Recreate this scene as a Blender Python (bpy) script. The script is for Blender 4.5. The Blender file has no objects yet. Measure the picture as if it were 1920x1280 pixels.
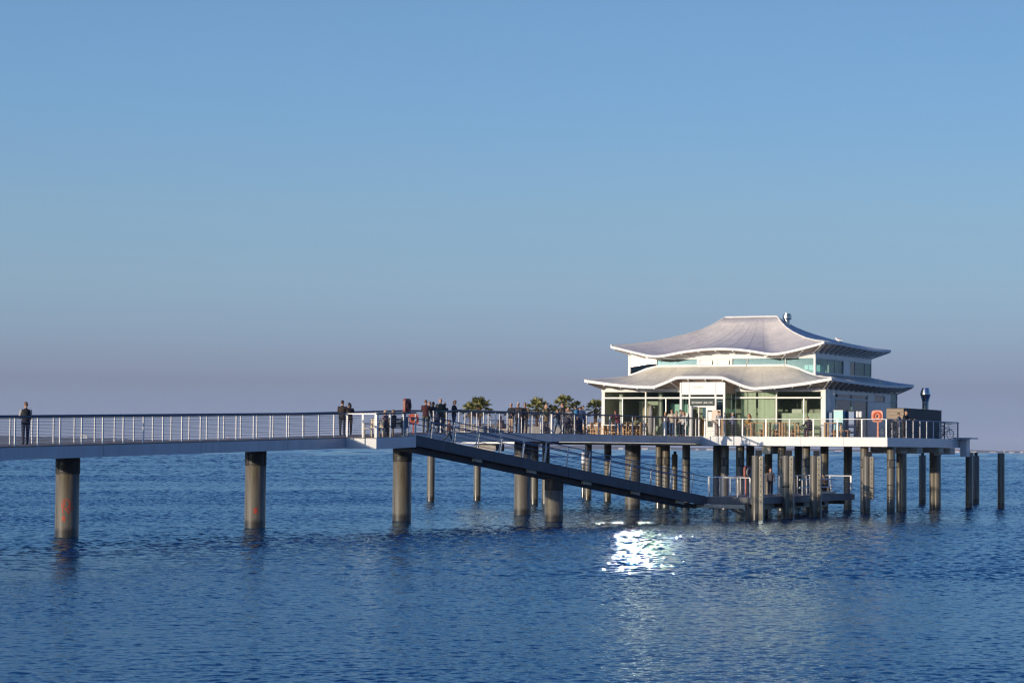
import bpy, bmesh, math, random
import numpy as np
from mathutils import Vector, Matrix, noise as mnoise
R = math.radians
scene = bpy.context.scene
COL = scene.collection
random.seed(7)

# ------------------------------------------------------------------ camera
F, HC_, W_, H_ = 4500.0, 3.9, 1920, 1280
ROLL, PITCH = math.atan(0.0089), math.atan(199.5 / 4500.0)
cam_d = bpy.data.cameras.new('camera')
cam = bpy.data.objects.new('camera', cam_d); COL.objects.link(cam)
cam_d.sensor_width = 36.0; cam_d.lens = 36.0 * F / W_
cam_d.clip_start = 0.5; cam_d.clip_end = 60000
cam.matrix_world = Matrix.Translation((0, 0, HC_)) @ Matrix.Rotation(R(90) + PITCH, 4, 'X') @ Matrix.Rotation(ROLL, 4, 'Z')
scene.camera = cam

# ------------------------------------------------------------------ sky and sun
SUN_AZ, SUN_EL = R(50.8), R(7.7)                 # sun stands to the left behind the camera
sun_vec = Vector((-math.sin(SUN_AZ) * math.cos(SUN_EL), -math.cos(SUN_AZ) * math.cos(SUN_EL), math.sin(SUN_EL)))
world = bpy.data.worlds.new("World"); scene.world = world; world.use_nodes = True
wn = world.node_tree.nodes; wl = world.node_tree.links; wn.clear()
w_out = wn.new('ShaderNodeOutputWorld'); w_bg = wn.new('ShaderNodeBackground')
w_sky = wn.new('ShaderNodeTexSky'); w_sky.sky_type = 'NISHITA'; w_sky.sun_disc = False
w_sky.sun_elevation = SUN_EL; w_sky.sun_rotation = math.atan2(sun_vec.x, sun_vec.y)
w_sky.air_density = 1.0; w_sky.dust_density = 1.6; w_sky.ozone_density = 2.0
w_tc = wn.new('ShaderNodeTexCoord'); w_sep = wn.new('ShaderNodeSeparateXYZ')
w_ramp = wn.new('ShaderNodeValToRGB'); w_mul = wn.new('ShaderNodeMix'); w_mul.data_type = 'RGBA'; w_mul.blend_type = 'MULTIPLY'
w_mul.inputs['Factor'].default_value = 1.0
w_mul.clamp_result = False
wl.new(w_tc.outputs['Generated'], w_sep.inputs[0]); wl.new(w_sep.outputs['Z'], w_ramp.inputs[0])
SKY_TINT = [(0.0035, (1.57, 2.581, 7.855)), (0.006, (1.466, 2.386, 7.308)), (0.0085, (1.349, 2.099, 6.204)), (0.011, (1.246, 1.886, 5.478)), (0.014, (1.143, 1.7, 4.899)), (0.0175, (1.057, 1.518, 4.309)), (0.0215, (0.964, 1.324, 3.683)), (0.026, (0.847, 1.103, 2.914)), (0.031, (0.87, 1.131, 2.839)), (0.037, (0.848, 1.095, 2.559)), (0.045, (0.843, 1.116, 2.394)), (0.055, (0.834, 1.095, 2.133)), (0.068, (0.836, 1.08, 1.899)), (0.083, (0.823, 1.045, 1.706)), (0.0977, (0.82, 1.041, 1.599)), (0.12, (0.783, 1.01, 1.531)), (0.1421, (0.748, 1.004, 1.493)), (0.1854, (0.745, 0.971, 1.388)), (0.24, (0.52, 0.8, 1.22)), (0.32, (0.32, 0.6, 1.08)), (0.45, (0.22, 0.52, 1.2)), (0.65, (0.22, 0.56, 1.4))]
#SKYTINT
el = w_ramp.color_ramp.elements
while len(el) < len(SKY_TINT): el.new(0.5)
for e, (p, c) in zip(el, SKY_TINT): e.position = p; e.color = (*c, 1)
wl.new(w_sky.outputs[0], w_mul.inputs['A']); wl.new(w_ramp.outputs[0], w_mul.inputs['B'])
w_r2 = wn.new('ShaderNodeMapRange'); w_r2.inputs['From Min'].default_value = -.25; w_r2.inputs['From Max'].default_value = .25; w_r2.inputs['To Min'].default_value = 1.08; w_r2.inputs['To Max'].default_value = .90
w_m2 = wn.new('ShaderNodeVectorMath'); w_m2.operation = 'SCALE'; wl.new(w_sep.outputs['X'], w_r2.inputs[0]); wl.new(w_mul.outputs['Result'], w_m2.inputs[0]); wl.new(w_r2.outputs[0], w_m2.inputs['Scale'])
wl.new(w_m2.outputs[0], w_bg.inputs[0]); wl.new(w_bg.outputs[0], w_out.inputs[0])
w_bg.inputs[1].default_value = 0.15
sun_d = bpy.data.lights.new('sun', 'SUN'); sun_d.energy = 3.7; sun_d.angle = R(0.5); sun_d.color = (1.0, 0.84, 0.64)
sun = bpy.data.objects.new('sun', sun_d); COL.objects.link(sun)
sun.rotation_euler = sun_vec.to_track_quat('Z', 'Y').to_euler()
sun.location = (-60, 20, 60)
scene.view_settings.view_transform = 'Standard'; scene.view_settings.look = 'None'
scene.view_settings.exposure = 0.0; scene.view_settings.gamma = 1.0
scene.render.engine = 'CYCLES'
scene.cycles.max_bounces = 8; scene.cycles.transparent_max_bounces = 16
scene.cycles.sample_clamp_indirect = 0.0
scene.cycles.caustics_reflective = True
scene.cycles.use_denoising = True; scene.cycles.denoiser = 'OPENIMAGEDENOISE'; scene.cycles.denoising_prefilter = 'ACCURATE'
scene.cycles.pixel_filter_type = 'BLACKMAN_HARRIS'; scene.cycles.filter_width = 1.3

# ------------------------------------------------------------------ frames of the plan
def ray(px, py):                                  # direction through a point of the photograph's frame, used to read off bearings
    x = (px - 960) / F; z = -(py - 640) / F
    c, s = math.cos(ROLL), math.sin(ROLL); xr = c * x - s * z; zr = s * x + c * z
    cp, sp = math.cos(PITCH), math.sin(PITCH)
    return Vector((xr, cp - sp * zr, sp + cp * zr))
TH = R(27)
FX = Vector((math.cos(TH), -math.sin(TH))); FY = Vector((math.sin(TH), math.cos(TH)))     # along the front to the right / inwards
P0 = Vector((23.75, 151.6))                       # right front corner of the platform
HQ = Vector((20.442, 156.2035))                   # right front corner of the restaurant's ground floor
JB = Vector((13.5, 134.5))                        # near corner of the boat landing
B0 = Vector((-18.67, 101.28)); BD = Vector((0.442076, 0.896978)); BN = Vector((0.896978, -0.442076))
BANG = math.atan2(BD.y, BD.x)
DECK = 4.77
def on_line(px, O, nrm):                          # where the bearing px crosses the plan line through O with normal nrm
    r = ray(px, 800); d = Vector((r.x, r.y)); t = O.dot(nrm) / d.dot(nrm); return d * t
def PL(x, y): return P0 + x * FX + y * FY
def pf(px, dep): return on_line(px, P0 + dep * FY, FY)
def BR(t, off): return B0 + t * BD + off * BN
def bf(px, off): return on_line(px, B0 + off * BN, BN)
def bz(t):                                        # height of the footbridge deck
    pts = [(-40, 3.05), (-6, 3.78), (20.5, 4.35), (33, 4.72), (42, DECK), (80, DECK)]
    for (a, za), (b, zb) in zip(pts, pts[1:]):
        if t <= b: return za + (zb - za) * (t - a) / (b - a)
    return DECK

# ------------------------------------------------------------------ materials
def nodes(m): return m.node_tree.nodes, m.node_tree.links
def mat(name, col, rough=0.6, metal=0.0, var=0.0, scale=3.0, stretch=(1, 1, 1), bump=0.0, bscale=20.0, col2=None, coat=0.0, spec=0.5):
    m = bpy.data.materials.new(name); m.use_nodes = True; n, l = nodes(m)
    b = n['Principled BSDF']; b.inputs['Roughness'].default_value = rough; b.inputs['Metallic'].default_value = metal
    b.inputs['Base Color'].default_value = (*col, 1); b.inputs['Specular IOR Level'].default_value = spec
    b.inputs['Coat Weight'].default_value = coat
    if var or col2 or bump:
        tc = n.new('ShaderNodeTexCoord'); mp = n.new('ShaderNodeMapping'); mp.inputs['Scale'].default_value = stretch
        l.new(tc.outputs['Object'], mp.inputs[0])
    if var or col2:
        nz = n.new('ShaderNodeTexNoise'); nz.inputs['Scale'].default_value = scale; nz.inputs['Detail'].default_value = 6; nz.inputs['Roughness'].default_value = 0.65
        l.new(mp.outputs[0], nz.inputs['Vector'])
        rp = n.new('ShaderNodeValToRGB'); rp.color_ramp.elements[0].position = 0.32; rp.color_ramp.elements[1].position = 0.68
        c2 = col2 or tuple(min(1, c * (1 + var)) for c in col)
        c1 = col if col2 else tuple(c * (1 - var) for c in col)
        rp.color_ramp.elements[0].color = (*c1, 1); rp.color_ramp.elements[1].color = (*c2, 1)
        l.new(nz.outputs[0], rp.inputs[0]); l.new(rp.outputs[0], b.inputs['Base Color'])
        mr = n.new('ShaderNodeMapRange'); mr.inputs['To Min'].default_value = max(0.02, rough - 0.08); mr.inputs['To Max'].default_value = min(1, rough + 0.1)
        l.new(nz.outputs[0], mr.inputs[0]); l.new(mr.outputs[0], b.inputs['Roughness'])
    if bump:
        nb = n.new('ShaderNodeTexNoise'); nb.inputs['Scale'].default_value = bscale; nb.inputs['Detail'].default_value = 4
        bp = n.new('ShaderNodeBump'); bp.inputs['Distance'].default_value = bump
        l.new(mp.outputs[0], nb.inputs['Vector']); l.new(nb.outputs[0], bp.inputs['Height']); l.new(bp.outputs[0], b.inputs['Normal'])
    return m
M = {}
M['white'] = mat('white_paint', (0.76, 0.75, 0.72), 0.45, var=0.05, scale=1.5)
M['fascia'] = mat('white_metal_panel', (0.64, 0.65, 0.65), 0.38, var=0.05, scale=0.7, coat=0.3)
M['fascia_b'] = mat('grey_metal_panel', (0.56, 0.585, 0.61), 0.36, var=0.12, scale=1.3, stretch=(1, 1, .12), coat=0.2)
M['rampsteel'] = mat('dark_blue_grey_steel', (0.085, 0.10, 0.12), 0.5, var=0.25, scale=1.6, stretch=(1, 1, .2))
M['steel'] = mat('galvanised_steel', (0.62, 0.62, 0.60), 0.38, 0.35, var=0.08, scale=8)
M['post'] = mat('pale_post_paint', (0.78, 0.76, 0.73), 0.4, var=0.05, scale=6)
M['handrail'] = mat('dark_handrail', (0.10, 0.11, 0.13), 0.4, 0.2, var=0.1, scale=5)
M['railblue'] = mat('blue_grey_handrail', (0.16, 0.20, 0.28), 0.35, 0.3, var=0.1, scale=5)
M['cable'] = mat('steel_cable', (0.32, 0.32, 0.34), 0.4, 0.5)
M['plank'] = mat('weathered_planks', (0.30, 0.24, 0.19), 0.8, var=0.25, scale=4, stretch=(1, 8, 1), bump=0.003, bscale=30)
M['wood'] = mat('oiled_wood', (0.50, 0.28, 0.12), 0.55, var=0.25, scale=5, stretch=(6, 1, 6))
M['cabin'] = mat('cabin_boards_sunlit', (0.34, 0.27, 0.20), 0.7, var=0.25, scale=3, stretch=(1, 1, 8))  # paler board tone for the short side, sunlight put into the colour
M['cabin_shaded'] = mat('cabin_boards_shaded', (0.075, 0.07, 0.07), 0.7, var=0.3, scale=3, stretch=(1, 1, 8))  # same boards on the long side, shade put into the colour
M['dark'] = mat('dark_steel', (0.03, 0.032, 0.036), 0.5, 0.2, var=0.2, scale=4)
M['inner'] = mat('interior_plaster', (0.55, 0.54, 0.47), 0.8, var=0.12, scale=0.6)
M['curtain'] = mat('pale_curtain', (0.62, 0.66, 0.58), 0.85, var=0.16, scale=2.2, stretch=(4, 4, 0.05))
M['soffit'] = mat('brown_soffit', (0.46, 0.36, 0.31), 0.7, var=0.08, scale=2)
M['orange'] = mat('orange_plastic', (0.66, 0.15, 0.07), 0.4, var=0.08, scale=5)
M['redbox'] = mat('red_plastic', (0.26, 0.06, 0.045), 0.5, var=0.12, scale=5)
M['blue'] = mat('blue_cabinet_paint', (0.02, 0.11, 0.28), 0.4, var=0.1, scale=3)
M['teal'] = mat('teal_panel', (0.30, 0.62, 0.62), 0.4, var=0.06, scale=3)
M['black'] = mat('black_rubber', (0.015, 0.015, 0.017), 0.6)
M['stainless'] = mat('stainless_duct', (0.55, 0.56, 0.58), 0.22, 1.0, var=0.12, scale=3, stretch=(1, 1, 4))
M['beige'] = mat('beige_board', (0.72, 0.58, 0.44), 0.6, var=0.06)
M['sign'] = mat('sign_panel', (0.07, 0.09, 0.085), 0.8, spec=.2)
M['letters'] = mat('white_letters', (0.85, 0.83, 0.78), 0.5)
M['mauve'] = mat('pale_letters', (0.66, 0.64, 0.58), 0.5)
M['palmleaf'] = mat('palm_leaf', (0.17, 0.17, 0.045), 0.55, var=0.5, scale=2.5)
M['palmdry'] = mat('dry_palm_leaf', (0.20, 0.13, 0.05), 0.7, var=0.3, scale=4)
M['trunk'] = mat('fibrous_trunk', (0.12, 0.07, 0.04), 0.9, var=0.4, scale=8, stretch=(1, 1, 3), bump=0.02, bscale=25)
M['planter'] = mat('grey_planter', (0.30, 0.28, 0.26), 0.7, var=0.12)
M['gull'] = mat('white_feathers', (0.82, 0.80, 0.76), 0.7); M['gullgrey'] = mat('grey_feathers', (0.35, 0.36, 0.38), 0.7)
M['yellow'] = mat('yellow_bill', (0.7, 0.45, 0.05), 0.5)
M['rusty'] = mat('rusty_edge', (0.30, 0.19, 0.10), 0.8, var=0.35, scale=3)
M['stone'] = mat('stone_block', (0.50, 0.46, 0.36), 0.85, var=0.2, scale=4)

def pile_mat():
    m = bpy.data.materials.new('coated_pile'); m.use_nodes = True; n, l = nodes(m); b = n['Principled BSDF']
    tc = n.new('ShaderNodeTexCoord'); mp = n.new('ShaderNodeMapping'); mp.inputs['Scale'].default_value = (1, 1, 0.25)
    l.new(tc.outputs['Object'], mp.inputs[0])
    nz = n.new('ShaderNodeTexNoise'); nz.inputs['Scale'].default_value = 4; nz.inputs['Detail'].default_value = 8; nz.inputs['Roughness'].default_value = 0.7
    l.new(mp.outputs[0], nz.inputs['Vector'])
    rp = n.new('ShaderNodeValToRGB'); e = rp.color_ramp.elements
    e[0].position = 0.25; e[0].color = (0.100, 0.090, 0.066, 1); e[1].position = 0.75; e[1].color = (0.168, 0.150, 0.112, 1)
    l.new(nz.outputs[0], rp.inputs[0])
    # wet and weedy band just above the water
    geo = n.new('ShaderNodeNewGeometry'); sp = n.new('ShaderNodeSeparateXYZ'); l.new(geo.outputs['Position'], sp.inputs[0])
    ad = n.new('ShaderNodeMath'); ad.operation = 'MULTIPLY_ADD'; ad.inputs[1].default_value = -0.35; l.new(nz.outputs[0], ad.inputs[0]); l.new(sp.outputs['Z'], ad.inputs[2])
    r2 = n.new('ShaderNodeValToRGB'); r2.color_ramp.elements[0].position = 0.08; r2.color_ramp.elements[0].color = (0.25, 0.24, 0.2, 1)
    r2.color_ramp.elements[1].position = 0.26; r2.color_ramp.elements[1].color = (1, 1, 1, 1); l.new(ad.outputs[0], r2.inputs[0])
    mx = n.new('ShaderNodeMix'); mx.data_type = 'RGBA'; mx.blend_type = 'MULTIPLY'; mx.inputs['Factor'].default_value = 1
    l.new(rp.outputs[0], mx.inputs['A']); l.new(r2.outputs[0], mx.inputs['B']); l.new(mx.outputs['Result'], b.inputs['Base Color'])
    mp3 = n.new('ShaderNodeMapping'); mp3.inputs['Scale'].default_value = (1, 1, 0.06); l.new(tc.outputs['Object'], mp3.inputs[0])
    n3 = n.new('ShaderNodeTexNoise'); n3.inputs['Scale'].default_value = 9; n3.inputs['Detail'].default_value = 4; l.new(mp3.outputs[0], n3.inputs['Vector'])
    r3 = n.new('ShaderNodeValToRGB'); r3.color_ramp.elements[0].position = 0.36; r3.color_ramp.elements[0].color = (0.62, 0.52, 0.42, 1); r3.color_ramp.elements[1].position = 0.52; r3.color_ramp.elements[1].color = (1, 1, 1, 1); l.new(n3.outputs[0], r3.inputs[0])
    m3 = n.new('ShaderNodeMix'); m3.data_type = 'RGBA'; m3.blend_type = 'MULTIPLY'; m3.inputs['Factor'].default_value = .8
    l.new(mx.outputs['Result'], m3.inputs['A']); l.new(r3.outputs[0], m3.inputs['B']); l.new(m3.outputs['Result'], b.inputs['Base Color'])
    b.inputs['Roughness'].default_value = 0.5; b.inputs['Coat Weight'].default_value = 0.5; b.inputs['Coat Roughness'].default_value = 0.12
    bp = n.new('ShaderNodeBump'); bp.inputs['Distance'].default_value = 0.004; l.new(nz.outputs[0], bp.inputs['Height']); l.new(bp.outputs[0], b.inputs['Normal'])
    return m
M['pile'] = pile_mat()

def roof_mat(name, base, dots):
    m = bpy.data.materials.new(name); m.use_nodes = True; n, l = nodes(m); b = n['Principled BSDF']
    tc = n.new('ShaderNodeTexCoord')
    vo = n.new('ShaderNodeTexVoronoi'); vo.inputs['Scale'].default_value = 3.6; vo.inputs['Randomness'].default_value = 0.45
    l.new(tc.outputs['Object'], vo.inputs['Vector'])
    rp = n.new('ShaderNodeValToRGB'); rp.color_ramp.elements[0].position = 0.14; rp.color_ramp.elements[0].color = (*dots, 1)
    rp.color_ramp.elements[1].position = 0.34; rp.color_ramp.elements[1].color = (*base, 1); l.new(vo.outputs['Distance'], rp.inputs[0])
    nz = n.new('ShaderNodeTexNoise'); nz.inputs['Scale'].default_value = 1.1; nz.inputs['Detail'].default_value = 8; nz.inputs['Roughness'].default_value = 0.75
    l.new(tc.outputs['Object'], nz.inputs['Vector'])
    r2 = n.new('ShaderNodeValToRGB'); r2.color_ramp.elements[0].position = 0.3; r2.color_ramp.elements[0].color = (0.78, 0.78, 0.79, 1); r2.color_ramp.elements[1].position = 0.65; r2.color_ramp.elements[1].color = (1.08, 1.06, 1.03, 1)
    l.new(nz.outputs[0], r2.inputs[0])
    mx = n.new('ShaderNodeMix'); mx.data_type = 'RGBA'; mx.blend_type = 'MULTIPLY'; mx.inputs['Factor'].default_value = 1
    l.new(rp.outputs[0], mx.inputs['A']); l.new(r2.outputs[0], mx.inputs['B']); l.new(mx.outputs['Result'], b.inputs['Base Color'])
    b.inputs['Roughness'].default_value = 0.5
    bp = n.new('ShaderNodeBump'); bp.inputs['Distance'].default_value = 0.006; l.new(vo.outputs['Distance'], bp.inputs['Height']); l.new(bp.outputs[0], b.inputs['Normal'])
    return m
M['roof_up'] = roof_mat('pinkish_roof_tiles', (0.80, 0.735, 0.66), (0.88, 0.84, 0.79))
M['roof_low'] = roof_mat('pale_roof_tiles', (0.72, 0.68, 0.58), (0.81, 0.77, 0.68))

def glass_mat(name, tint, refl=(.9, .9, .9), ior=1.8):
    m = bpy.data.materials.new(name); m.use_nodes = True; n, l = nodes(m); n.remove(n['Principled BSDF'])
    out = [x for x in n if x.type == 'OUTPUT_MATERIAL'][0]
    tr = n.new('ShaderNodeBsdfTransparent'); tr.inputs[0].default_value = (*tint, 1)
    gl = n.new('ShaderNodeBsdfGlossy'); gl.inputs['Roughness'].default_value = 0.0; gl.inputs['Color'].default_value = (*refl, 1)
    fr = n.new('ShaderNodeFresnel'); fr.inputs['IOR'].default_value = ior
    mx = n.new('ShaderNodeMixShader'); l.new(fr.outputs[0], mx.inputs[0]); l.new(tr.outputs[0], mx.inputs[1]); l.new(gl.outputs[0], mx.inputs[2])
    l.new(mx.outputs[0], out.inputs['Surface'])
    return m
M['glass'] = glass_mat('greenish_glass', (0.80, 0.87, 0.81), (.8, .9, .85), 2.1)
M['glass_up'] = glass_mat('pale_blue_glass', (0.60, 0.78, 0.78), (.46, .66, .70), 2.3)
M['glass_sun'] = glass_mat('glint_glass', (0.60, 0.78, 0.78), (1.0, .93, .82), 2.6)  # warm, strong reflection colour added to brighten the sun glint on the water
M['glass_dark'] = glass_mat('dark_green_glass', (0.22, 0.40, 0.36))

_cl = {}
def cloth(c, rough=0.85):
    k = tuple(round(x, 3) for x in c)
    if k not in _cl: _cl[k] = mat('cloth', c, rough, var=0.18, scale=9)
    return _cl[k]
SKIN = mat('skin', (0.52, 0.29, 0.20), 0.6, var=0.06, scale=12)

# ------------------------------------------------------------------ mesh helpers
class MB:
    def __init__(s): s.v = []; s.f = []
    def add(s, vs, fs):
        o = len(s.v); s.v += [tuple(v) for v in vs]; s.f += [tuple(i + o for i in f) for f in fs]; return s
    def box(s, x0, x1, y0, y1, z0, z1):
        return s.add([(x0, y0, z0), (x1, y0, z0), (x1, y1, z0), (x0, y1, z0), (x0, y0, z1), (x1, y0, z1), (x1, y1, z1), (x0, y1, z1)],
                     [(0, 3, 2, 1), (4, 5, 6, 7), (0, 1, 5, 4), (1, 2, 6, 5), (2, 3, 7, 6), (3, 0, 4, 7)])
    def beam(s, p, q, w, h, up=(0, 0, 1)):
        p = Vector(p); q = Vector(q); d = (q - p).normalized(); up = Vector(up)
        a = d.cross(up)
        if a.length < 1e-4: a = d.cross(Vector((0, 1, 0)))
        a.normalize(); b = a.cross(d).normalized(); a *= w / 2; b *= h / 2
        vs = [p - a - b, p + a - b, p + a + b, p - a + b, q - a - b, q + a - b, q + a + b, q - a + b]
        return s.add(vs, [(0, 3, 2, 1), (4, 5, 6, 7), (0, 1, 5, 4), (1, 2, 6, 5), (2, 3, 7, 6), (3, 0, 4, 7)])
    def tube(s, pts, r, n=8, rs=None, cap=True):
        pts = [Vector(p) for p in pts]; o = len(s.v); prev = None
        for i, p in enumerate(pts):
            d = (pts[min(i + 1, len(pts) - 1)] - pts[max(i - 1, 0)]).normalized()
            if prev is None:
                a = d.cross(Vector((0, 0, 1)));
                if a.length < 1e-3: a = Vector((1, 0, 0))
            else: a = prev - d * prev.dot(d)
            a.normalize(); prev = a; b = d.cross(a); rr = rs[i] if rs else r
            for k in range(n):
                t = 2 * math.pi * k / n; s.v.append(tuple(p + (a * math.cos(t) + b * math.sin(t)) * rr))
        for i in range(len(pts) - 1):
            for k in range(n):
                k2 = (k + 1) % n; s.f.append((o + i * n + k, o + i * n + k2, o + (i + 1) * n + k2, o + (i + 1) * n + k))
        if cap:
            s.f.append(tuple(o + k for k in range(n))[::-1]); e = o + (len(pts) - 1) * n; s.f.append(tuple(e + k for k in range(n)))
        return s
    def ball(s, c, rx, ry=None, rz=None, nu=10, nv=7, rot=None):
        ry = ry or rx; rz = rz or rx; c = Vector(c); vs = [Vector((0, 0, rz))]
        for j in range(1, nv):
            ph = math.pi * j / nv
            for i in range(nu):
                th = 2 * math.pi * i / nu; vs.append(Vector((rx * math.sin(ph) * math.cos(th), ry * math.sin(ph) * math.sin(th), rz * math.cos(ph))))
        vs.append(Vector((0, 0, -rz)))
        if rot: vs = [rot @ v for v in vs]
        fs = []
        for i in range(nu): fs.append((0, 1 + i, 1 + (i + 1) % nu))
        for j in range(nv - 2):
            for i in range(nu):
                a = 1 + j * nu + i; b = 1 + j * nu + (i + 1) % nu; fs.append((a, a + nu, b + nu, b))
        l = len(vs) - 1; b0 = 1 + (nv - 2) * nu
        for i in range(nu): fs.append((l, b0 + (i + 1) % nu, b0 + i))
        return s.add([v + c for v in vs], fs)
    def prism(s, poly, z0, z1, axis='z'):          # poly in xy (axis z) or xz (axis y: z0, z1 are y limits)
        n = len(poly); mk = (lambda p, t: (p[0], p[1], t)) if axis == 'z' else ((lambda p, t: (p[0], t, p[1])) if axis == 'y' else (lambda p, t: (t, p[0], p[1])))
        vs = [mk(p, z0) for p in poly] + [mk(p, z1) for p in poly]
        fs = [tuple(range(n))[::-1], tuple(range(n, 2 * n))] + [(i, (i + 1) % n, n + (i + 1) % n, n + i) for i in range(n)]
        return s.add(vs, fs)
    def lathe(s, prof, n=24, c=(0, 0, 0)):
        o = len(s.v)
        for r, z in prof:
            for k in range(n):
                t = 2 * math.pi * k / n; s.v.append((c[0] + r * math.cos(t), c[1] + r * math.sin(t), c[2] + z))
        for i in range(len(prof) - 1):
            for k in range(n):
                k2 = (k + 1) % n; s.f.append((o + i * n + k, o + i * n + k2, o + (i + 1) * n + k2, o + (i + 1) * n + k))
        s.f.append(tuple(o + k for k in range(n))[::-1]); e = o + (len(prof) - 1) * n; s.f.append(tuple(e + k for k in range(n)))
        return s
    def build(s, name, m, parent=None, smooth=False, fix=True):
        me = bpy.data.meshes.new(name); me.from_pydata(s.v, [], s.f)
        if fix:
            bm = bmesh.new(); bm.from_mesh(me); bmesh.ops.recalc_face_normals(bm, faces=bm.faces[:]); bm.to_mesh(me); bm.free()
        if smooth:
            me.polygons.foreach_set('use_smooth', [True] * len(me.polygons))
            try: me.set_sharp_from_angle(angle=R(40))
            except Exception: pass
        me.materials.append(m); o = bpy.data.objects.new(name, me); COL.objects.link(o)
        if parent: o.parent = parent
        return o
def tag(o, label=None, cat=None, group=None, kind=None):
    if label: o['label'] = label
    if cat: o['category'] = cat
    if group: o['group'] = group
    if kind: o['kind'] = kind
    return o
def thing(name, label, cat, loc=(0, 0, 0), rz=0.0, group=None):
    o = bpy.data.objects.new(name, None); COL.objects.link(o); o.location = loc; o.rotation_euler = (0, 0, rz)
    o.empty_display_size = 0.3
    return tag(o, label, cat, group)
def kids(o): return [c for c in bpy.data.objects if c.parent == o]
def dup(root, loc, rz, label, group=None):
    r = root.copy(); COL.objects.link(r); r.location = loc; r.rotation_euler = (0, 0, rz); r['label'] = label
    if group: r['group'] = group
    def rec(src, dst):
        for ch in CH.get(src.name, kids(src)):
            c = ch.copy(); COL.objects.link(c); c.parent = dst; rec(ch, c)
    rec(root, r); return r
CH = {}

# ------------------------------------------------------------------ water
def water_mat():
    m = bpy.data.materials.new('sea_water'); m.use_nodes = True; n, l = nodes(m); b = n['Principled BSDF']
    n.remove(b); out = [x for x in n if x.type == 'OUTPUT_MATERIAL'][0]
    df = n.new('ShaderNodeBsdfDiffuse'); df.inputs[0].default_value = (0.002, 0.060, 0.150, 1)      # light coming back out of the water
    gs = n.new('ShaderNodeBsdfGlossy'); gs.inputs['Color'].default_value = (0.64, 0.80, 0.90, 1); gs.inputs['Roughness'].default_value = 0.06
    fz = n.new('ShaderNodeFresnel'); fz.inputs['IOR'].default_value = 1.333
    ms = n.new('ShaderNodeMixShader'); l.new(fz.outputs[0], ms.inputs[0]); l.new(df.outputs[0], ms.inputs[1]); l.new(gs.outputs[0], ms.inputs[2]); l.new(ms.outputs[0], out.inputs['Surface'])
    tc = n.new('ShaderNodeTexCoord')
    n1 = n.new('ShaderNodeTexNoise'); n1.inputs['Scale'].default_value = 7.0; n1.inputs['Detail'].default_value = 3; n1.inputs['Roughness'].default_value = 0.55
    n2 = n.new('ShaderNodeTexNoise'); n2.inputs['Scale'].default_value = 0.035; n2.inputs['Detail'].default_value = 3
    mp = n.new('ShaderNodeMapping'); mp.inputs['Rotation'].default_value = (0, 0, R(20)); mp.inputs['Scale'].default_value = (0.8, 1.2, 1)
    l.new(tc.outputs['Object'], mp.inputs[0]); l.new(mp.outputs[0], n1.inputs['Vector']); l.new(tc.outputs['Object'], n2.inputs['Vector'])
    mr = n.new('ShaderNodeMapRange'); mr.inputs['From Min'].default_value = 0.38; mr.inputs['From Max'].default_value = 0.62
    mr.inputs['To Min'].default_value = 0.35; mr.inputs['To Max'].default_value = 1.0; l.new(n2.outputs[0], mr.inputs[0])
    bp = n.new('ShaderNodeBump'); bp.inputs['Distance'].default_value = 0.016
    l.new(mr.outputs[0], bp.inputs['Strength']); l.new(n1.outputs[0], bp.inputs['Height']); l.new(bp.outputs[0], df.inputs['Normal']); l.new(bp.outputs[0], gs.inputs['Normal']); l.new(bp.outputs[0], fz.inputs['Normal'])
    return m
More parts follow.
